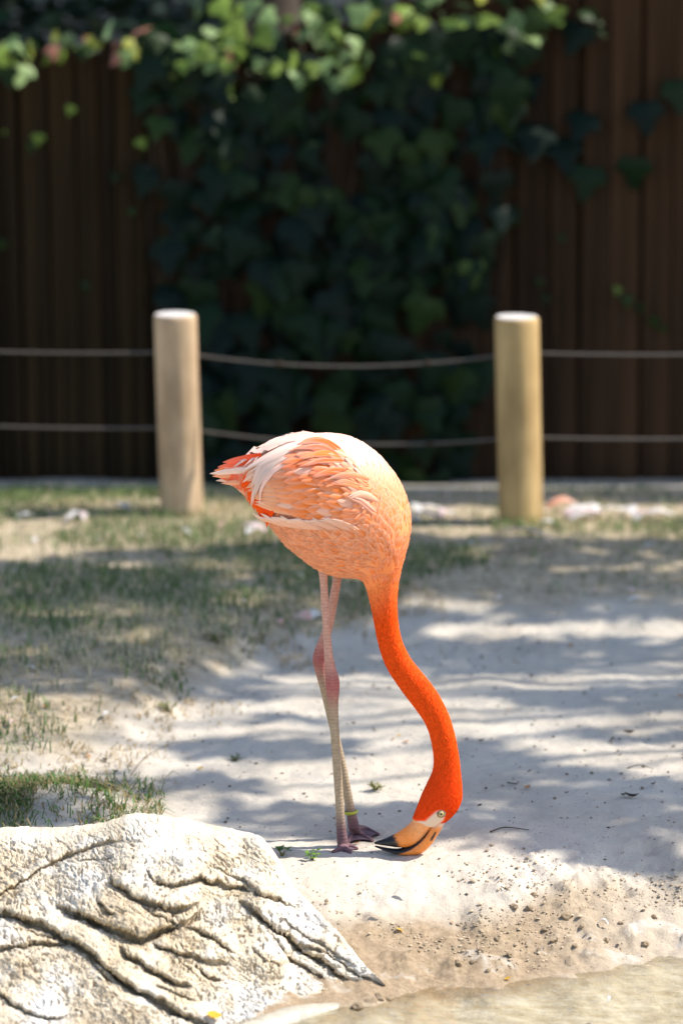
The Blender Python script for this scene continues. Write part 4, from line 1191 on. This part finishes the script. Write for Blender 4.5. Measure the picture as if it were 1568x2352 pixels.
md = raw.modifiers.new('remesh', 'REMESH'); md.mode = 'VOXEL'; md.voxel_size = 0.0026; md.use_smooth_shade = True
sm_ = raw.modifiers.new('smooth', 'SMOOTH'); sm_.factor = 0.5; sm_.iterations = 3
dg = bpy.context.evaluated_depsgraph_get()
ev = raw.evaluated_get(dg)
me = bpy.data.meshes.new_from_object(ev)
bpy.data.objects.remove(raw)
me.name = 'body'
nv = len(me.vertices)
BV = np.empty(nv * 3, np.float32); me.vertices.foreach_get('co', BV); BV = BV.reshape(-1, 3).astype(float)
BN = np.empty(nv * 3, np.float32); me.vertices.foreach_get('normal', BN); BN = BN.reshape(-1, 3).astype(float)
polys = [tuple(p.vertices) for p in me.polygons]
BVH = BVHTree.FromPolygons([tuple(v) for v in BV], polys)

def spine_param(P):
    best = np.full(len(P), 1e9); idx = np.zeros(len(P), int)
    Q = np.stack([spine[:, 0], spine[:, 2]], 1); rad = np.maximum(np.linalg.norm(Tt - Bb, axis=1) / 2, .02)
    for i in range(len(spine)):
        # signed distance to the section's half-plane approximated by distance to the section line
        a = np.stack([Tt[i, 0], Tt[i, 2]]); c = np.stack([Bb[i, 0], Bb[i, 2]])
        d = c - a; w = np.clip(((P[:, 0] - a[0]) * d[0] + (P[:, 2] - a[1]) * d[1]) / (d @ d + 1e-12), 0, 1)
        e = np.hypot(P[:, 0] - a[0] - w * d[0], P[:, 2] - a[1] - w * d[1])
        k_ = e < best
        best = np.where(k_, e, best); idx = np.where(k_, i, idx)
    return idx / (len(spine) - 1)
def leg_dist(P):
    d = np.full(len(P), 1e9); tt_ = np.zeros(len(P))
    for L in (legN, legF):
        for i in range(0, 60, 1):
            if L[i, 2] > 0.655: continue
            e = np.linalg.norm(P - L[i, :3], axis=1) - L[i, 3]
            k_ = e < d; d = np.where(k_, e, d); tt_ = np.where(k_, P[:, 2], tt_)
    return d
px_all, py_all = to_px(BV)
sp_ = spine_param(BV)
secpx = SM[:, 1]
# parameter values of landmarks
def s_at(k_): 
    i = np.argmin(np.abs(SM[:, 0] - SEC[k_][0]) + np.abs(SM[:, 1] - SEC[k_][1])); return i / (len(SM) - 1)
S_BREAST, S_NECK0, S_NECK1, S_HEAD = s_at(11), s_at(15), s_at(17), s_at(28)
ld = leg_dist(BV)
isleg = ((py_all > 1312) & (px_all < 832) & (ld < .012)) | (BV[:, 2] < .09) & (px_all < 900) & (py_all > 1700) & (px_all < 875) & (ld < .2) & (sp_ < S_HEAD)
isleg = isleg | ((py_all > 1330) & (px_all < 828))
td = np.full(nv, 1e9)
for tc in tN + tF:
    for q_ in tc: td = np.minimum(td, np.linalg.norm(BV - q_, axis=1))
isleg = isleg | ((td < .016) & (BV[:, 2] < .06))

PINK = np.array([.86, .36, .24]); PALE = np.array([.93, .66, .53]); PEACH = np.array([.93, .375, .18]); ORANGE = np.array([.93, .20, .014]); RED = np.array([.93, .085, .003]); DEEP = np.array([.92, .066, .002])
def skin_col(P, s_, px, py):
    c = np.zeros((len(P), 3))
    w1 = sstep(S_BREAST - .10, S_NECK0 - .01, s_)[:, None]; w2 = sstep(S_NECK0 - .04, S_NECK1 + .02, s_)[:, None]; w3 = sstep(S_HEAD - .08, S_HEAD, s_)[:, None]
    c = PEACH * np.ones((len(P), 1))
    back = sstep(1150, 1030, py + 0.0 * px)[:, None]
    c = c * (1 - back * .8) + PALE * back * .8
    c = c * (1 - w1) + (ORANGE * .6 + PEACH * .4) * w1
    c = c * (1 - w2) + RED * w2
    c = c * (1 - w3) + DEEP * w3
    return c
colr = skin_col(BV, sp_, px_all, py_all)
# bare pale skin between eye and bill
lore = (sstep(1860, 1880, py_all + .25 * (px_all - 1000)) * sstep(962, 978, px_all) * (sp_ > S_HEAD))
def seg_d(px, py, a, c):
    d = np.array(c) - np.array(a); t = np.clip(((px - a[0]) * d[0] + (py - a[1]) * d[1]) / (d @ d), 0, 1)
    return np.hypot(px - a[0] - t * d[0], py - a[1] - t * d[1])
lore = np.maximum(sstep(17, 9, seg_d(px_all, py_all, (1006, 1877), (988, 1893))), sstep(9, 5, seg_d(px_all, py_all, (990, 1893), (955, 1893)))) * (sp_ > S_HEAD)
colr = colr * (1 - lore[:, None]) + np.array([.74, .57, .43]) * lore[:, None]
# legs
lc = np.zeros((nv, 3)); z = BV[:, 2]
far_leg = BV[:, 1] > .028
jz = np.where(far_leg, at(734, 1512, .054)[2], at(763, 1572, -.008)[2])
g_ = np.exp(-((z - jz) / .045) ** 2)[:, None]
up_w = sstep(jz - .01, jz + .05, z)[:, None]
lc = np.array([.40, .31, .21]) * (1 - up_w) + np.array([.58, .33, .255]) * up_w
lc = lc * (1 - g_) + np.array([.40, .135, .125]) * g_
ft = sstep(.10, .035, z)[:, None]
lc = lc * (1 - ft) + np.array([.17, .095, .105]) * ft
colr = np.where(isleg[:, None], lc, colr)
at_ = me.attributes.new('tint', 'FLOAT_COLOR', 'POINT')
at_.data.foreach_set('color', np.concatenate([colr, np.ones((nv, 1))], 1).astype(np.float32).ravel())
at_ = me.attributes.new('scaly', 'FLOAT', 'POINT'); at_.data.foreach_set('value', isleg.astype(np.float32))

m_bird, nt, b = newmat('bird_skin')
c = attr(nt, 'tint'); co = objcoord(nt)
sx = nt.nodes.new('ShaderNodeSeparateXYZ'); nt.links.new(co, sx.inputs[0])
nz = noise_node(nt, 60, 2, .5, co)
zz = math_(nt, 'ADD', math_(nt, 'MULTIPLY', sx.outputs['Z'], 800), math_(nt, 'MULTIPLY', nz.outputs[0], 5))
ring_ = math_(nt, 'ABSOLUTE', math_(nt, 'SINE', math_(nt, 'MULTIPLY', zz, .5)))
ringd = ramp(nt, ring_, [(0.0, (.55, .50, .50)), (.22, (1, 1, 1))])
c2 = mixc(nt, c, ringd, math_(nt, 'MULTIPLY', attr(nt, 'scaly', True), .9), 'MULTIPLY')
n3 = noise_node(nt, 90, 4, .65, co)
c2 = mixc(nt, c2, ramp(nt, n3.outputs[0], [(.3, (.80, .78, .76)), (.7, (1.1, 1.1, 1.1))]), attr(nt, 'scaly', True), 'MULTIPLY')
nt.links.new(c2, b.inputs['Base Color']); b.inputs['Roughness'].default_value = .62; b.inputs['Specular IOR Level'].default_value = .15
bump(nt, b, math_(nt, 'MULTIPLY', ring_, attr(nt, 'scaly', True)), .35, .0015)
me.materials.clear(); me.materials.append(m_bird)
body = bpy.data.objects.new('body', me); col.objects.link(body); body.parent = bird

# ---------------- plumage
def flow_dir(P, Nn, s_):
    i = np.clip((s_ * (len(spine) - 1)).astype(int), 1, len(spine) - 2)
    a, c = Tt, Bb
    # blend of the tangents of the two outlines, by position across the section
    d = (c - a)[i]; w = np.clip(np.einsum('ij,ij->i', P - a[i], d) / np.maximum(np.einsum('ij,ij->i', d, d), 1e-9), 0, 1)[:, None]
    i0 = np.clip(i - 2, 0, None); i1 = np.clip(i + 2, None, len(spine) - 1)
    t = (a[i0] - a[i1]) * (1 - w) + (c[i0] - c[i1]) * w
    t = t - Nn * np.einsum('ij,ij->i', t, Nn)[:, None]
    return t / (np.linalg.norm(t, axis=1)[:, None] + 1e-9)
# area-weighted samples
tri = []
for p in polys:
    tri.append(p[:3])
    if len(p) == 4: tri.append((p[0], p[2], p[3]))
tri = np.array(tri)
ta = np.linalg.norm(np.cross(BV[tri[:, 1]] - BV[tri[:, 0]], BV[tri[:, 2]] - BV[tri[:, 0]]), axis=1)
def sample(n, mask, rg):
    w = ta * mask[tri].all(1); w = w / w.sum()
    f = rg.choice(len(tri), n, p=w); r1 = np.sqrt(rg.uniform(0, 1, n)); r2_ = rg.uniform(0, 1, n)
    B_ = np.stack([1 - r1, r1 * (1 - r2_), r1 * r2_], 1)
    P = (BV[tri[f]] * B_[..., None]).sum(1); Nn = (BN[tri[f]] * B_[..., None]).sum(1); Nn /= np.linalg.norm(Nn, axis=1)[:, None]
    return P, Nn
m_plume = tint_mat('plumage', 0.65, 0.08, 0.10)
def plumes(P, Nn, L, W, ccen, cedge, ctip, lift, rg, wrap=True, spread=.12):
    s_ = spine_param(P); f = flow_dir(P, Nn, s_)
    sd = np.cross(Nn, f)
    ang = rg.normal(0, spread, len(P))[:, None]
    f, sd = f * np.cos(ang) + sd * np.sin(ang), sd * np.cos(ang) - f * np.sin(ang)
    rows = [(0, .35, 0), (.35, .95, .35), (.72, .9, .75), (.93, .5, 1.0), (1.04, .0, 1.1)] if wrap else [(0, .5, 0), (.6, .8, .7), (1.05, .0, 1.1)]
    V = []; C = []
    for t, w, up_ in rows:
        for q_ in (-1, 0, 1):
            p = P + f * (L * t)[:, None] + sd * (W * w * q_)[:, None]
            V.append((p, up_, q_))
            tt_ = t ** 2
            base_ = ccen if q_ == 0 else cedge
            C.append(base_ * (1 - tt_ * .5) + ctip * tt_ * .5)
    out = []
    for p, up_, q_ in V:
        off = (-.0006 + lift * up_ + (0 if q_ else .0008))
        if wrap:
            r = np.empty_like(p)
            for i in range(len(p)):
                h_ = BVH.find_nearest(Vector(p[i]))
                r[i] = np.array(h_[0]) + np.array(h_[1]) * off[i]
            out.append(r)
        else:
            out.append(p + Nn * off[:, None] - Nn * ((L * up_) ** 2 / .06)[:, None] * .5)
    nr = len(rows)
    V = np.stack(out, 1); C = np.stack(C, 1)
    n = len(P); fb = grid_faces(nr, 3)
    F = (fb[None] + (np.arange(n) * nr * 3)[:, None, None]).reshape(-1, 4)
    return V.reshape(-1, 3), F, C.reshape(-1, 3)
rg = np.random.default_rng(21)
notleg = ~isleg
# trunk contour feathers
mk = notleg & (sp_ < S_NECK1) & (py_all < 1345)
P, Nn = sample(3600, mk, rg)
s_ = spine_param(P); ppx, ppy = to_px(P)
sz = np.interp(s_, [0, .12, S_BREAST - .12, S_BREAST, S_NECK0, S_NECK1], [.030, .036, .033, .024, .014, .009])
L = sz * rg.uniform(.8, 1.2, len(P)); W = L * rg.uniform(.24, .33, len(P))
base_ = skin_col(P, s_, ppx, ppy)
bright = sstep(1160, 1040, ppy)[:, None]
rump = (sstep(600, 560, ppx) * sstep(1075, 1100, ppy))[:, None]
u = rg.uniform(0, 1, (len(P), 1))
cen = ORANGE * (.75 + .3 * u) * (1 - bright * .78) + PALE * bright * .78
edge_ = (base_ * .76 + PALE * .20) * rg.uniform(.92, 1.08, (len(P), 1))
w2 = sstep(S_BREAST, S_NECK1, s_)[:, None]
cen = cen * (1 - w2) + (RED * .9) * w2
edge_ = edge_ * (1 - w2 * .3) + PEACH * w2 * .3 * np.ones_like(edge_)
cen = cen * (1 - rump) + DEEP * 1.05 * rump; edge_ = edge_ * (1 - rump) + RED * rump
tipc = edge_ * .6 + PALE * .4 * (1 - w2 * .8) + RED * .4 * w2 * .8
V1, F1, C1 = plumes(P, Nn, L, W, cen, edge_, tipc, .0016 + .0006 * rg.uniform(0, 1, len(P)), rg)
o = mesh_obj('contour_feathers', V1, F1, m_plume, body, True, C1); o['kind'] = 'stuff'
# velvet of the neck and head
bare = lore > .25
mk = notleg & (sp_ > S_NECK0 - .03) & ~bare & (py_all < 1892)
P, Nn = sample(36000, mk, rg)
s_ = spine_param(P); ppx, ppy = to_px(P)
L = np.interp(s_, [S_NECK0, S_NECK1 + .1, S_HEAD - .08, S_HEAD, 1], [.010, .0085, .0085, .006, .004]) * rg.uniform(.7, 1.25, len(P))
W = L * .20
bc = skin_col(P, s_, ppx, ppy)
u = rg.uniform(0, 1, (len(P), 1))
cc = bc * (.80 + .40 * u)
tipc = cc * .80 + np.array([.90, .24, .06]) * .20 * (.4 + u)
V1, F1, C1 = plumes(P, Nn, L, W, cc, cc, tipc, .0005 + .0016 * rg.uniform(0, 1, len(P)) ** 2 * np.interp(s_, [S_NECK0, S_HEAD - .05, S_HEAD], [1, 1, .45]), rg, wrap=False, spread=.22)
o = mesh_obj('neck_down', V1, F1, m_plume, body, True, C1); o['kind'] = 'stuff'
# wispy fringe under belly and flank
mk = notleg & (sp_ < S_BREAST) & (BN[:, 2] < -.25)
P, Nn = sample(2600, mk, rg)
L = rg.uniform(.012, .026, len(P)); W = L * .07
cc = (PEACH * .85 + PALE * .12) * rg.uniform(.85, 1.05, (len(P), 1))
V1, F1, C1 = plumes(P, Nn, L, W, cc, cc, cc, .003 + .004 * rg.uniform(0, 1, len(P)), rg, wrap=False, spread=.35)
o = mesh_obj('belly_down', V1, F1, m_plume, body, True, C1); o['kind'] = 'stuff'

# ---------------- wing: every feather its own piece
def cw(p): return [(552 + x * .248, 978.4 + y * .248) for x, y in p]
wtop = catmull(np.array([(*q_, 0) for q_ in cw([(1180, 520), (1040, 330), (860, 205), (640, 160), (430, 190), (250, 270), (120, 360), (20, 470)])]), 101)[:, :2]
wbot = catmull(np.array([(*q_, 0) for q_ in cw([(1230, 690), (1100, 860), (930, 885), (740, 850), (560, 835), (400, 790), (270, 745), (150, 700)])]), 101)[:, :2]
def wing_px(a, b_):
    a = np.clip(a, 0, 1.0) * 100; i = np.clip(a.astype(int), 0, 99); f = (a - i)[..., None]
    t_ = wtop[i] * (1 - f) + wtop[i + 1] * f; u_ = wbot[i] * (1 - f) + wbot[i + 1] * f
    # belly of the wing bows down in the middle
    return t_ * (1 - b_[..., None]) + u_ * b_[..., None]
def on_body(px, py, off, lim=0.045):
    d = ray(px, py); d = d / np.linalg.norm(d)
    h_ = BVH.ray_cast(Vector(CAM), Vector(d))
    if h_[0] is None or h_[1].dot(Vector(d)) > -0.10:
        q_ = at(np.array(px), np.array(py), -.03); h_ = BVH.find_nearest(Vector(q_))
    return np.array(h_[0]) + np.array(h_[1]) * off
def feather_mesh(name, fn, nl, nw, offs, ccen, cedge, ctip, croot, shape=None):
    V = []; C = []
    ts = np.linspace(0, 1, nl)
    for t in ts:
        wv = (np.interp(t, [0, .18, .55, .85, 1], [.30, .75, 1.0, .74, .06]) if shape is None else shape(t))
        for q_ in np.linspace(-1, 1, nw):
            px, py = fn(t, q_ * wv)
            V.append(on_body(px, py, offs + .0052 * t + .0014 * (1 - q_ * q_)))
            e_ = abs(q_) ** 2.2
            m_ = ccen * (1 - e_) + cedge * e_
            m_ = m_ * (1 - sstep(.45, 1, t)) + ctip * sstep(.45, 1, t)
            m_ = m_ * (1 - sstep(.3, 0, t) * .6) + croot * sstep(.3, 0, t) * .6
            C.append(m_)
    return mesh_obj(name, np.array(V), grid_faces(nl, nw), m_plume, wing, True, np.array(C))
wing = mesh_obj('wing', *(lambda: (np.zeros((0, 3)), np.zeros((0, 4), int)))()) if False else None
# the wing's base: a shallow shell over the flank that the feathers are rooted in
A_, B__ = np.meshgrid(np.linspace(0, .97, 40), np.linspace(.02, .98, 26), indexing='ij')
pp = wing_px(A_.ravel(), B__.ravel())
sh = np.array([on_body(x_, y_, .0012 + .004 * math.sin(math.pi * b_) * (1 - .6 * a_)) for (x_, y_), a_, b_ in zip(pp, A_.ravel(), B__.ravel())])
wing = mesh_obj('wing', sh, grid_faces(40, 26), m_plume, bird, True, np.ones((len(sh), 1)) * (PEACH * .7 + ORANGE * .3))
rw = random.Random(9)
rows = [(.02, .13, 11), (.08, .14, 11), (.14, .16, 11), (.20, .18, 11), (.27, .20, 12), (.34, .22, 12), (.42, .24, 12), (.50, .27, 12), (.58, .30, 12), (.66, .32, 12)]
for ri, (a0, dl, nb_f) in enumerate(reversed(rows)):
    for k_ in range(nb_f):
        bb_ = (k_ + .5 + (.5 if ri % 2 else 0)) / nb_f + rw.uniform(-.02, .02)
        if bb_ > 1.0: continue
        a1 = a0 + rw.uniform(-.02, .02); L_ = dl * rw.uniform(.9, 1.12); w_ = (.62 + .25 * a0) / nb_f * rw.uniform(.9, 1.15)
        top_ = sstep(.34, .06, bb_); mid_ = math.exp(-((bb_ - .34) / .16) ** 2) * sstep(.04, .2, a0) * sstep(.66, .4, a0); trail = sstep(.42, .64, a0)
        cc = ORANGE * (.85 + .3 * rw.random()) * (1 - .5 * top_) + PINK * .5 * top_
        cc = cc * (1 - mid_ * .75) + np.array([.92, .13, .012]) * mid_ * .75
        cc = cc * (1 - trail * .75) + np.array([.92, .48, .26]) * trail * .75
        ed = PALE * (.50 + .2 * rw.random()) + PEACH * .38
        ed = ed * (1 - top_ * .7) + PALE * top_ * .75
        if rw.random() < .14: cc = cc * .4 + PALE * .6
        tp_ = cc * .62 + ed * .38; sh_ = cc * .7 + DEEP * .25
        if a0 < .2:
            cc = cc * .55 + PINK * .42; sh_ = cc * .9
        fn = lambda t, q_, a1=a1, L_=L_, bb_=bb_, w_=w_, dr=rw.uniform(-.02, .03): tuple(wing_px(np.array(min(a1 + L_ * t, 1.0)), np.array(bb_ + w_ * q_ + dr * t)))
        feather_mesh('wing_feather', fn, 7, 5, .0040 + .0030 * (1 - a0) + .0006 * rw.random(), cc, ed, tp_, sh_)
# long pale shoulder plumes that sweep over the back towards the tail
def px_feather(name, pts, w, off, cc, ed, tp_, parent_w=True, shape=None, nl=10):
    cr_ = catmull(np.array([(*q_, 0) for q_ in pts]), 60)[:, :2]
    tg = np.gradient(cr_, axis=0); tg /= np.linalg.norm(tg, axis=1)[:, None]
    def fn(t, q_):
        i = min(int(t * 59), 59); n_ = np.array([-tg[i][1], tg[i][0]]); p = cr_[i] + n_ * q_ * w
        return p[0], p[1]
    return feather_mesh(name, fn, nl, 5, off, cc, ed, tp_, cc * .95, shape)
PK = np.array([.90, .56, .46])
for pts, w, c_ in [
  ([(760, 120), (560, 110), (380, 150), (200, 260), (110, 360)], 11, PK), ([(800, 170), (620, 150), (430, 185), (250, 275), (90, 400)], 11, PK * 1.02), ([(830, 215), (640, 190), (450, 235), (270, 340), (60, 455)], 11, PALE),
  ([(620, 130), (470, 125), (330, 170), (220, 240)], 9, PALE), ([(500, 230), (350, 300), (210, 410), (150, 560)], 10, PALE), ([(440, 290), (300, 370), (200, 500), (165, 640)], 10, PALE), ([(420, 360), (300, 450), (215, 580), (200, 700)], 9, PK * .9 + PEACH * .12),
  ([(900, 230), (780, 180), (660, 175), (560, 215)], 8, RED * .6 + ORANGE * .4), ([(880, 270), (760, 230), (640, 230), (520, 270)], 8, RED * .75 + ORANGE * .25), ([(930, 300), (800, 280), (680, 295), (560, 345)], 8, ORANGE), ([(940, 350), (820, 345), (700, 355), (570, 400)], 7, RED * .5 + ORANGE * .5),
  ([(1000, 450), (880, 445), (770, 455), (660, 500)], 8, RED * .45 + ORANGE * .5), ([(1180, 520), (1060, 495), (930, 485), (790, 510)], 9, RED * .4 + PEACH * .5), ([(1150, 590), (1060, 560), (960, 530), (860, 545)], 8, ORANGE * .7 + PINK * .3), ([(1260, 680), (1180, 650), (1110, 640), (1015, 660)], 9, ORANGE * .5 + PALE * .45), ([(1220, 800), (1140, 740), (1080, 690), (1010, 668)], 8, PINK)]:
    pale_ = PALE * .85
    for rep_ in range(3):
        jx, jy = rw.gauss(0, 14), (rep_ - 1) * 2.1 * w + rw.gauss(0, 5); k0 = rw.uniform(.9, 1.15)
        if pts[0][1] < 180: jy = rep_ * 1.5 * w + 8
        mx_, my_ = pts[0]
        pj = [(mx_ + (x_ - mx_) * k0 + jx + rw.gauss(0, 5), y_ + jy * (1 - .25 * i_) + rw.gauss(0, 4)) for i_, (x_, y_) in enumerate(pts)]
        cj = c_ * rw.uniform(.72, 1.0) + (PEACH if rw.random() < .5 else PALE) * rw.uniform(.0, .25)
        px_feather('wing_feather', cw(pj), w * rw.uniform(.48, .72), .0088 + rw.uniform(0, .0020), cj, cj * .5 + pale_ * .5, cj * .55 + pale_ * .42, shape=lambda t: float(np.interp(t, [0, .15, .5, .82, 1], [.2, .7, 1.0, .62, .03])))
# pale flank plumes that overlap the lower edge of the wing
for i in range(17):
    t = i / 16 + rw.uniform(-.02, .02)
    x0 = 1010 - 700 * t; y0 = 905 + 25 * math.sin(t * 3) - 40 * t
    c_ = PALE * rw.uniform(.9, 1.05)
    px_feather('flank_feather', cw([(x0 + 90, y0 + 45), (x0, y0 - 2), (x0 - 95, y0 - 42 + 10 * math.sin(i * 2.1)), (x0 - 150 - 20 * rw.random(), y0 - 70 - 18 * t + rw.uniform(-16, 22))]), rw.uniform(2.4, 4.6), .0075 + rw.uniform(0, .0015), c_ * .35 + PEACH * .6, c_ * .8 + PEACH * .2, c_, nl=7)
# tail: stiff pointed feathers
for i, (x1, y1, x0, y0, w, c_) in enumerate([(482, 1088, 575, 1078, 7, PALE), (488, 1094, 575, 1090, 7, PEACH), (496, 1104, 580, 1098, 7, PALE), (500, 1073, 590, 1056, 8, RED), (512, 1062, 600, 1046, 8, DEEP), (525, 1112, 590, 1118, 8, PALE), (492, 1081, 580, 1068, 8, ORANGE), (545, 1124, 596, 1140, 8, PEACH), (508, 1110, 585, 1106, 7, PEACH)]):
    V = []; C = []
    for t in np.linspace(0, 1, 8):
        for q_ in (-1, 0, 1):
            wv = w * np.interp(t, [0, .3, .75, 1], [.7, 1, .75, .08])
            dx, dy = x1 - x0, y1 - y0; ln = math.hypot(dx, dy)
            p = at(np.array(x0 + dx * t - dy / ln * wv * q_), np.array(y0 + dy * t + dx / ln * wv * q_), .03 - .016 * math.cos(i * 1.7) - .010 - .003 * (1 - abs(q_)) - .03 * (1 - t))
            V.append(p); C.append(c_ * (1 - .5 * t) + (PALE * .5 + c_ * .5) * .5 * t)
    mesh_obj('tail_feather', np.array(V), grid_faces(8, 3), m_plume, bird, True, np.array(C))
# vivid feathers under the wing tip
for i in range(14):
    t = i / 13
    x1, y1 = 556 + 52 * t + rw.uniform(-3, 3), 1098 + 84 * t
    px_feather('rump_feather', [(x1 + 34, y1 - 36), (x1 + 22, y1 - 14), (x1 + 12, y1 + 6), (x1 + 8 + rw.uniform(-3, 3), y1 + 22)], 6, .0045 + rw.uniform(0, .001), DEEP * rw.uniform(.95, 1.1), RED, RED * .8 + ORANGE * .2, nl=6)

# ---------------- webs, bill, eye, leg band
m_web = plain_mat('foot_web', (.12, .07, .085), .6, .3, .3, 90)
def web(a, c, sag):
    n = 10; V = []
    for i in range(n):
        t = i / (n - 1)
        for k_ in range(6):
            q_ = k_ / 5
            p = a[2 + int(t * 11)] * (1 - q_) + c[2 + int(t * 11)] * q_
            inward = (a[0] + c[0]) / 2
            p = p + (inward - p) * sag * t * 4 * q_ * (1 - q_)
            p = p + np.array([0, 0, -.002 - .006 * 4 * q_ * (1 - q_) * t * 0])
            V.append(p)
    V = np.array(V) + np.array([0, 0, .003]); Vb = V - np.array([0, 0, .0018]); F = grid_faces(n, 6)
    mesh_obj('foot_web', np.concatenate([V, Vb]), np.concatenate([F, F[:, ::-1] + len(V)]), m_web, bird)
web(tN[0], tN[1], .22); web(tN[1], tN[2], .22); web(tF[0], tF[1], .14); web(tF[1], tF[2], .18)

def loft(name, secs, n, mat, cfun, parent, Yc=-.05, nk=24):
    S_ = catmull(np.array(secs, float), n)
    a = at(S_[:, 0], S_[:, 1], np.full(n, Yc)); c = at(S_[:, 2], S_[:, 3], np.full(n, Yc))
    th_ = np.linspace(0, 2 * np.pi, nk, endpoint=False)
    rg_ = (a + c)[:, None] / 2 + (a - c)[:, None] / 2 * np.cos(th_)[None, :, None] + np.array([0, -1., 0]) * (S_[:, 4][:, None] * np.sin(th_)[None])[..., None]
    V = rg_.transpose(1, 0, 2).reshape(-1, 3); F = grid_faces(nk, n, True)
    V = np.concatenate([V, [(a[0] + c[0]) / 2, (a[-1] + c[-1]) / 2]]); i0 = len(V) - 2
    T = []
    for q_ in range(nk):
        x_, y_ = q_ * n, ((q_ + 1) % nk) * n
        T += [(i0, y_, x_), (i0 + 1, x_ + n - 1, y_ + n - 1)]
    ppx_, ppy_ = to_px(V)
    return mesh_obj(name, V, [F, np.array(T)], mat, parent, True, cfun(ppx_, ppy_, V))
m_bill = tint_mat('bill', 0.38, 0, 0.45, 0.12, 120)
BO = np.array([.88, .27, .045]); BPALE = np.array([.88, .50, .25]); BLK = np.array([.012, .011, .012])
def col_low(px, py, V):
    d1 = sstep(910, 899, px - .55 * (py - 1920) + 3 * np.sin(py * .9))   # black tip
    c = BO * np.ones((len(px), 1)); f = sstep(925, 960, px - (py - 1900) * .3)[:, None] * .35
    c = c * (1 - f) + BPALE * f
    c = c * (1 - d1[:, None]) + BLK * d1[:, None]
    return c
lowS = [(949, 1876, 1004, 1890, .0215), (944, 1887, 992, 1900, .0205), (931, 1899, 981, 1914, .019), (914, 1911, 966, 1931, .0175), (897, 1920, 944, 1943, .0155), (881, 1927, 918, 1946, .0125), (868, 1931, 892, 1943, .0085), (858, 1935, 862, 1939, .003)]
loft('lower_mandible', lowS, 60, m_bill, col_low, bird)
upS_in = [(1000, 1884), (986, 1897), (974, 1913), (957, 1929), (939, 1941), (915, 1949), (889, 1947.5), (862, 1942)]
upS_out = [(1021, 1888), (1012, 1906), (1002, 1922), (988, 1942), (966, 1960), (930, 1963.5), (894, 1957.5), (860, 1945)]
upS = [(*o_, *i_, w_) for o_, i_, w_ in zip(upS_out, upS_in, [.021, .0205, .0200, .0185, .0165, .0135, .009, .003])]
innerc = catmull(np.array([(*q_, 0) for q_ in upS_in]), 80)[:, :2]; outerc = catmull(np.array([(*q_, 0) for q_ in upS_out]), 80)[:, :2]
def col_up(px, py, V):
    di = np.full(len(px), 1e9); ii = np.zeros(len(px))
    for k_ in range(80):
        e = np.hypot(px - innerc[k_, 0], py - innerc[k_, 1]); w = e < di
        di = np.where(w, e, di); ii = np.where(w, k_ / 79, ii)
    bandw = np.interp(ii, [0, .1, .3, .55, .75, .85, 1], [0, 4, 9, 12, 13, 30, 30])
    f = sstep(bandw + 1.2, bandw - 1.2, di)[:, None]
    # nostril slit
    f2 = sstep(3.4, 1.8, seg_d(px, py, (999, 1913), (990, 1929)))[:, None]
    c = BO * .95 * np.ones((len(px), 1)); p_ = sstep(1908, 1888, py)[:, None]
    c = c * (1 - p_) + np.array([.78, .60, .45]) * p_
    return c * (1 - np.maximum(f, f2)) + BLK * np.maximum(f, f2)
loft('upper_mandible', upS, 90, m_bill, col_up, bird, nk=40)
# eye
EP = on_body(1012.5, 1869, 0.0)
eye = empty('eye', (0, 0, 0)); eye.parent = bird
bpy.data.objects.remove(eye)
def disc_dome(name, r, h, mat, off, parent, n=24, m=6, inner=0.0):
    hh_ = BVH.find_nearest(Vector(EP)); nn_ = np.array(hh_[1]); nn_ = nn_ * .6 + np.array([0, -1, .15]) * .4; nn_ /= np.linalg.norm(nn_)
    a = np.cross(nn_, [0, 0, 1.]); a /= np.linalg.norm(a); c = np.cross(nn_, a)
    V = []
    for i in range(m + 1):
        ph = math.pi / 2 * i / m
        for k_ in range(n):
            t_ = 2 * math.pi * k_ / n
            V.append(EP + nn_ * (off + h * math.sin(ph)) + (inner + (r - inner) * math.cos(ph)) * (math.cos(t_) * a + math.sin(t_) * c))
    F = grid_faces(m + 1, n); F2 = np.array([(i * n + n - 1, i * n, (i + 1) * n, (i + 1) * n + n - 1) for i in range(m)])
    return mesh_obj(name, np.array(V), np.concatenate([F, F2]), mat, parent)
m_lid = plain_mat('eye_ring', (.48, .33, .19), .6, .3, .15, 200); m_iris = plain_mat('iris', (.55, .44, .19), .2, .6, .15, 300); m_pupil = plain_mat('pupil', (.015, .012, .01), .08, .6, .1, 50)
ering = disc_dome('eye', .0108, .0022, m_lid, -.0008, bird)
m_dark = plain_mat('eye_rim', (.10, .07, .045), .5, .3, .2, 200)
disc_dome('eye_rim', .0080, .0017, m_dark, .0010, ering); disc_dome('iris', .0068, .0028, m_iris, .0012, ering); disc_dome('pupil', .0028, .0011, m_pupil, .0033, ering)
# green plastic band round the far leg
i = int(np.argmin(np.abs(legF[:, 2] - at(807, 1868, .085)[2])))
cb = legF[i, :3]; V = []
for k_ in range(28):
    t_ = 2 * math.pi * k_ / 28
    for j in range(10):
        u_ = 2 * math.pi * j / 10
        rr_ = .0148 + .0026 * math.cos(u_)
        V.append(cb + np.array([rr_ * math.cos(t_), rr_ * math.sin(t_), .0034 * math.sin(u_) + .08 * rr_ * math.cos(t_)]))
F = [(k_ * 10 + j, ((k_ + 1) % 28) * 10 + j, ((k_ + 1) % 28) * 10 + (j + 1) % 10, k_ * 10 + (j + 1) % 10) for k_ in range(28) for j in range(10)]
o = mesh_obj('leg_band', np.array(V), np.array(F), plain_mat('band_plastic', (.34, .36, .03), .4, .4, .1, 60), bird)
o['label'] = 'yellow-green ring around the leg'
